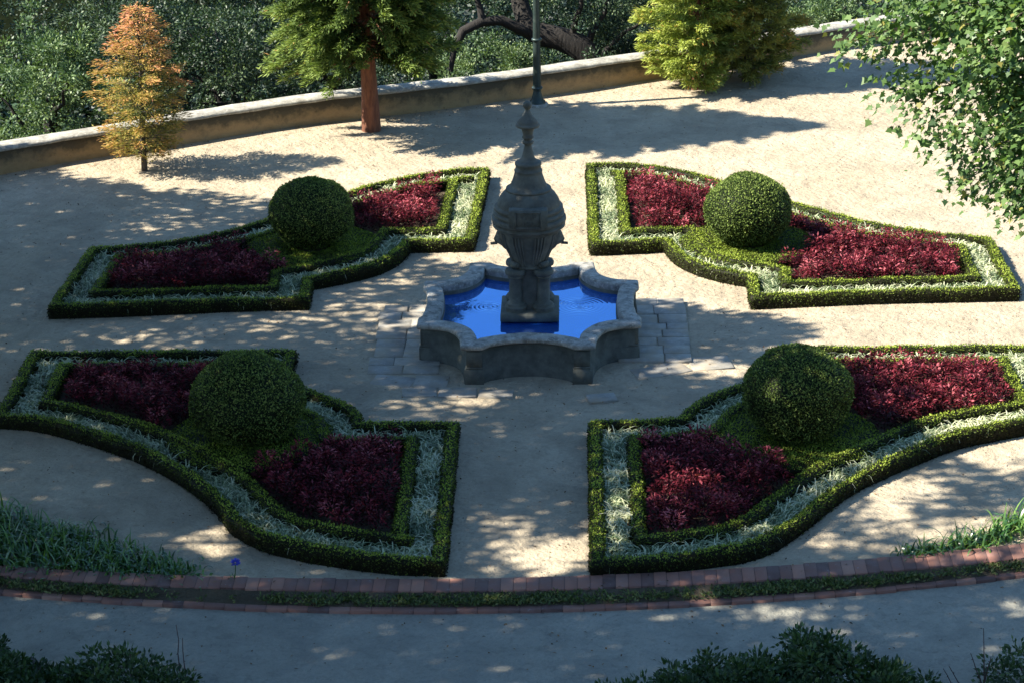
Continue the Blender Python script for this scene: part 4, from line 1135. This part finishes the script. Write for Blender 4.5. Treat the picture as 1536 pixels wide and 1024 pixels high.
# shrubs at the bottom edge
def shrub(label, base, ell, clumps, per, L, mat, rad=.14, tmix=(.1, .95)):
    root = empty('shrub', base); tag(root, label, 'shrub', 'shrubs along the bottom edge')
    b = np.array(base); el = [(np.array(c) - b, r) for c, r in ell]
    C, D = crown_clumps(el, clumps, .55)
    C = C[C[:, 2] > -.05] if len(C[C[:, 2] > -.05]) else C; D = D[:len(C)] * 0 + np.array([0, 0, .5])
    mb = MB(); leafball(mb, C, D, per, rad, L, L * .5, tmix[0], tmix[1], .5); mb.build('foliage', mat, root)
    mb = MB()
    for c, r in el:
        for _ in range(5):
            tube(mb, limb_path((0, 0, 0), c + rnd_dir(1)[0] * np.array(r) * .8 * np.array([1, 1, .9]), 6, .05, .1), np.linspace(.022, .005, 6), 5, cap=False)
    mb.build('stems', MT['twig'], root)
shrub('large dark leafy shrub at the bottom right edge beside the road', (3.0, -11.6, 0), [((2.4, -11.35, .18), (1.0, .9, .52)), ((3.2, -11.2, .30), (.8, .8, .60)), ((3.9, -11.45, .18), (.7, .8, .46)), ((1.5, -11.3, .0), (.85, .8, .36)), ((4.6, -11.7, .1), (.5, .6, .36))], 620, 60, .075, MT['bush'])
shrub('low glossy shrub in the bottom left corner beneath the boulders', (-5.6, -10.9, 0), [((-6.2, -10.75, .18), (.9, .9, .42)), ((-5.3, -10.8, .0), (.9, .7, .34)), ((-5.9, -11.3, .25), (1.0, .7, .42))], 420, 58, .075, MT['bush'])
shrub('low sparse shrub with pale leaves right of the bottom left corner', (-4.1, -10.95, 0), [((-4.3, -10.75, .1), (.85, .6, .36)), ((-3.75, -10.85, .08), (.5, .5, .32))], 190, 30, .075, MT['bush'], .15)
shrub('small weedy shrub in the bottom right corner', (5.55, -10.7, 0), [((5.55, -10.6, .1), (.5, .5, .34)), ((6.1, -10.5, .15), (.5, .5, .4))], 110, 30, .07, MT['bush'])

def rock(label, x, y, z, s):
    mb = MB(); n1, n2 = 28, 16; V = []
    for q in range(n2 + 1):
        for k in range(n1):
            ph = math.pi * q / n2; t = 2 * math.pi * k / n1
            V.append((math.sin(ph) * math.cos(t), math.sin(ph) * math.sin(t), math.cos(ph)))
    V = np.array(V); V *= (1 + .10 * vnoise(V, 1.7, int(abs(x * 91))) + .03 * vnoise(V, 5, 3))[:, None]; V *= np.array(s)
    mb.add(V, [[(q + 1) * n1 + k, (q + 1) * n1 + (k + 1) % n1, q * n1 + (k + 1) % n1, q * n1 + k] for q in range(n2) for k in range(n1)])
    o = mb.build('boulder', MT['rock'], None, True); o.location = (x, y, z); tag(o, label, 'boulder', 'boulders in the bottom left shrubs')
rock('dark rounded boulder behind the shrub, left one of the pair', -5.75, -9.95, .0, (.17, .16, .22))
rock('brown pointed boulder right of the other in the bottom left shrub', -5.35, -10.15, .0, (.14, .13, .20))

def twig(label, segs):
    root_p = np.array(segs[0][0]); mb = MB()
    for s in segs:
        p = limb_path(np.array(s[0]) - root_p, np.array(s[1]) - root_p, 6, 0, .02)
        tube(mb, p, np.linspace(.009, .004, 6), 6)
        for q in p[1:-1]: tube(mb, [q, q + rnd_dir(1)[0] * .02], [.006, .004], 5)
    o = mb.build('bare_stem', MT['twig']); o.location = root_p; tag(o, label, 'bare stem', 'bare stems along the bottom edge')
twig('tallest forked bare stem right of the bottom left shrubs', [((-3.62, -10.5, -.1), (-3.62, -10.5, .78)), ((-3.55, -10.5, -.1), (-3.56, -10.5, .62))])
twig('short straight bare stem rising from the pale leaved shrub', [((-4.12, -10.6, -.1), (-4.12, -10.6, .48))])
twig('slanting bare stem left of the short straight one', [((-4.42, -10.6, -.1), (-4.35, -10.6, .40))])
twig('leaning short stem nearest the glossy shrub', [((-5.02, -10.6, -.1), (-4.9, -10.6, .28))])
twig('tall upright bare stem by the bottom right corner with side shoots', [((5.08, -10.6, -.1), (5.02, -10.6, .78)), ((5.04, -10.6, .1), (4.9, -10.6, .48)), ((5.06, -10.6, .1), (5.12, -10.6, .44))])
twig('pair of slanting bare stems right of the large dark shrub', [((4.85, -10.7, -.1), (4.6, -10.7, .35)), ((4.92, -10.7, -.1), (4.66, -10.7, .38))])
twig('curved bare stem leaning left at the right edge', [((5.72, -10.6, .0), (5.5, -10.6, .66))])
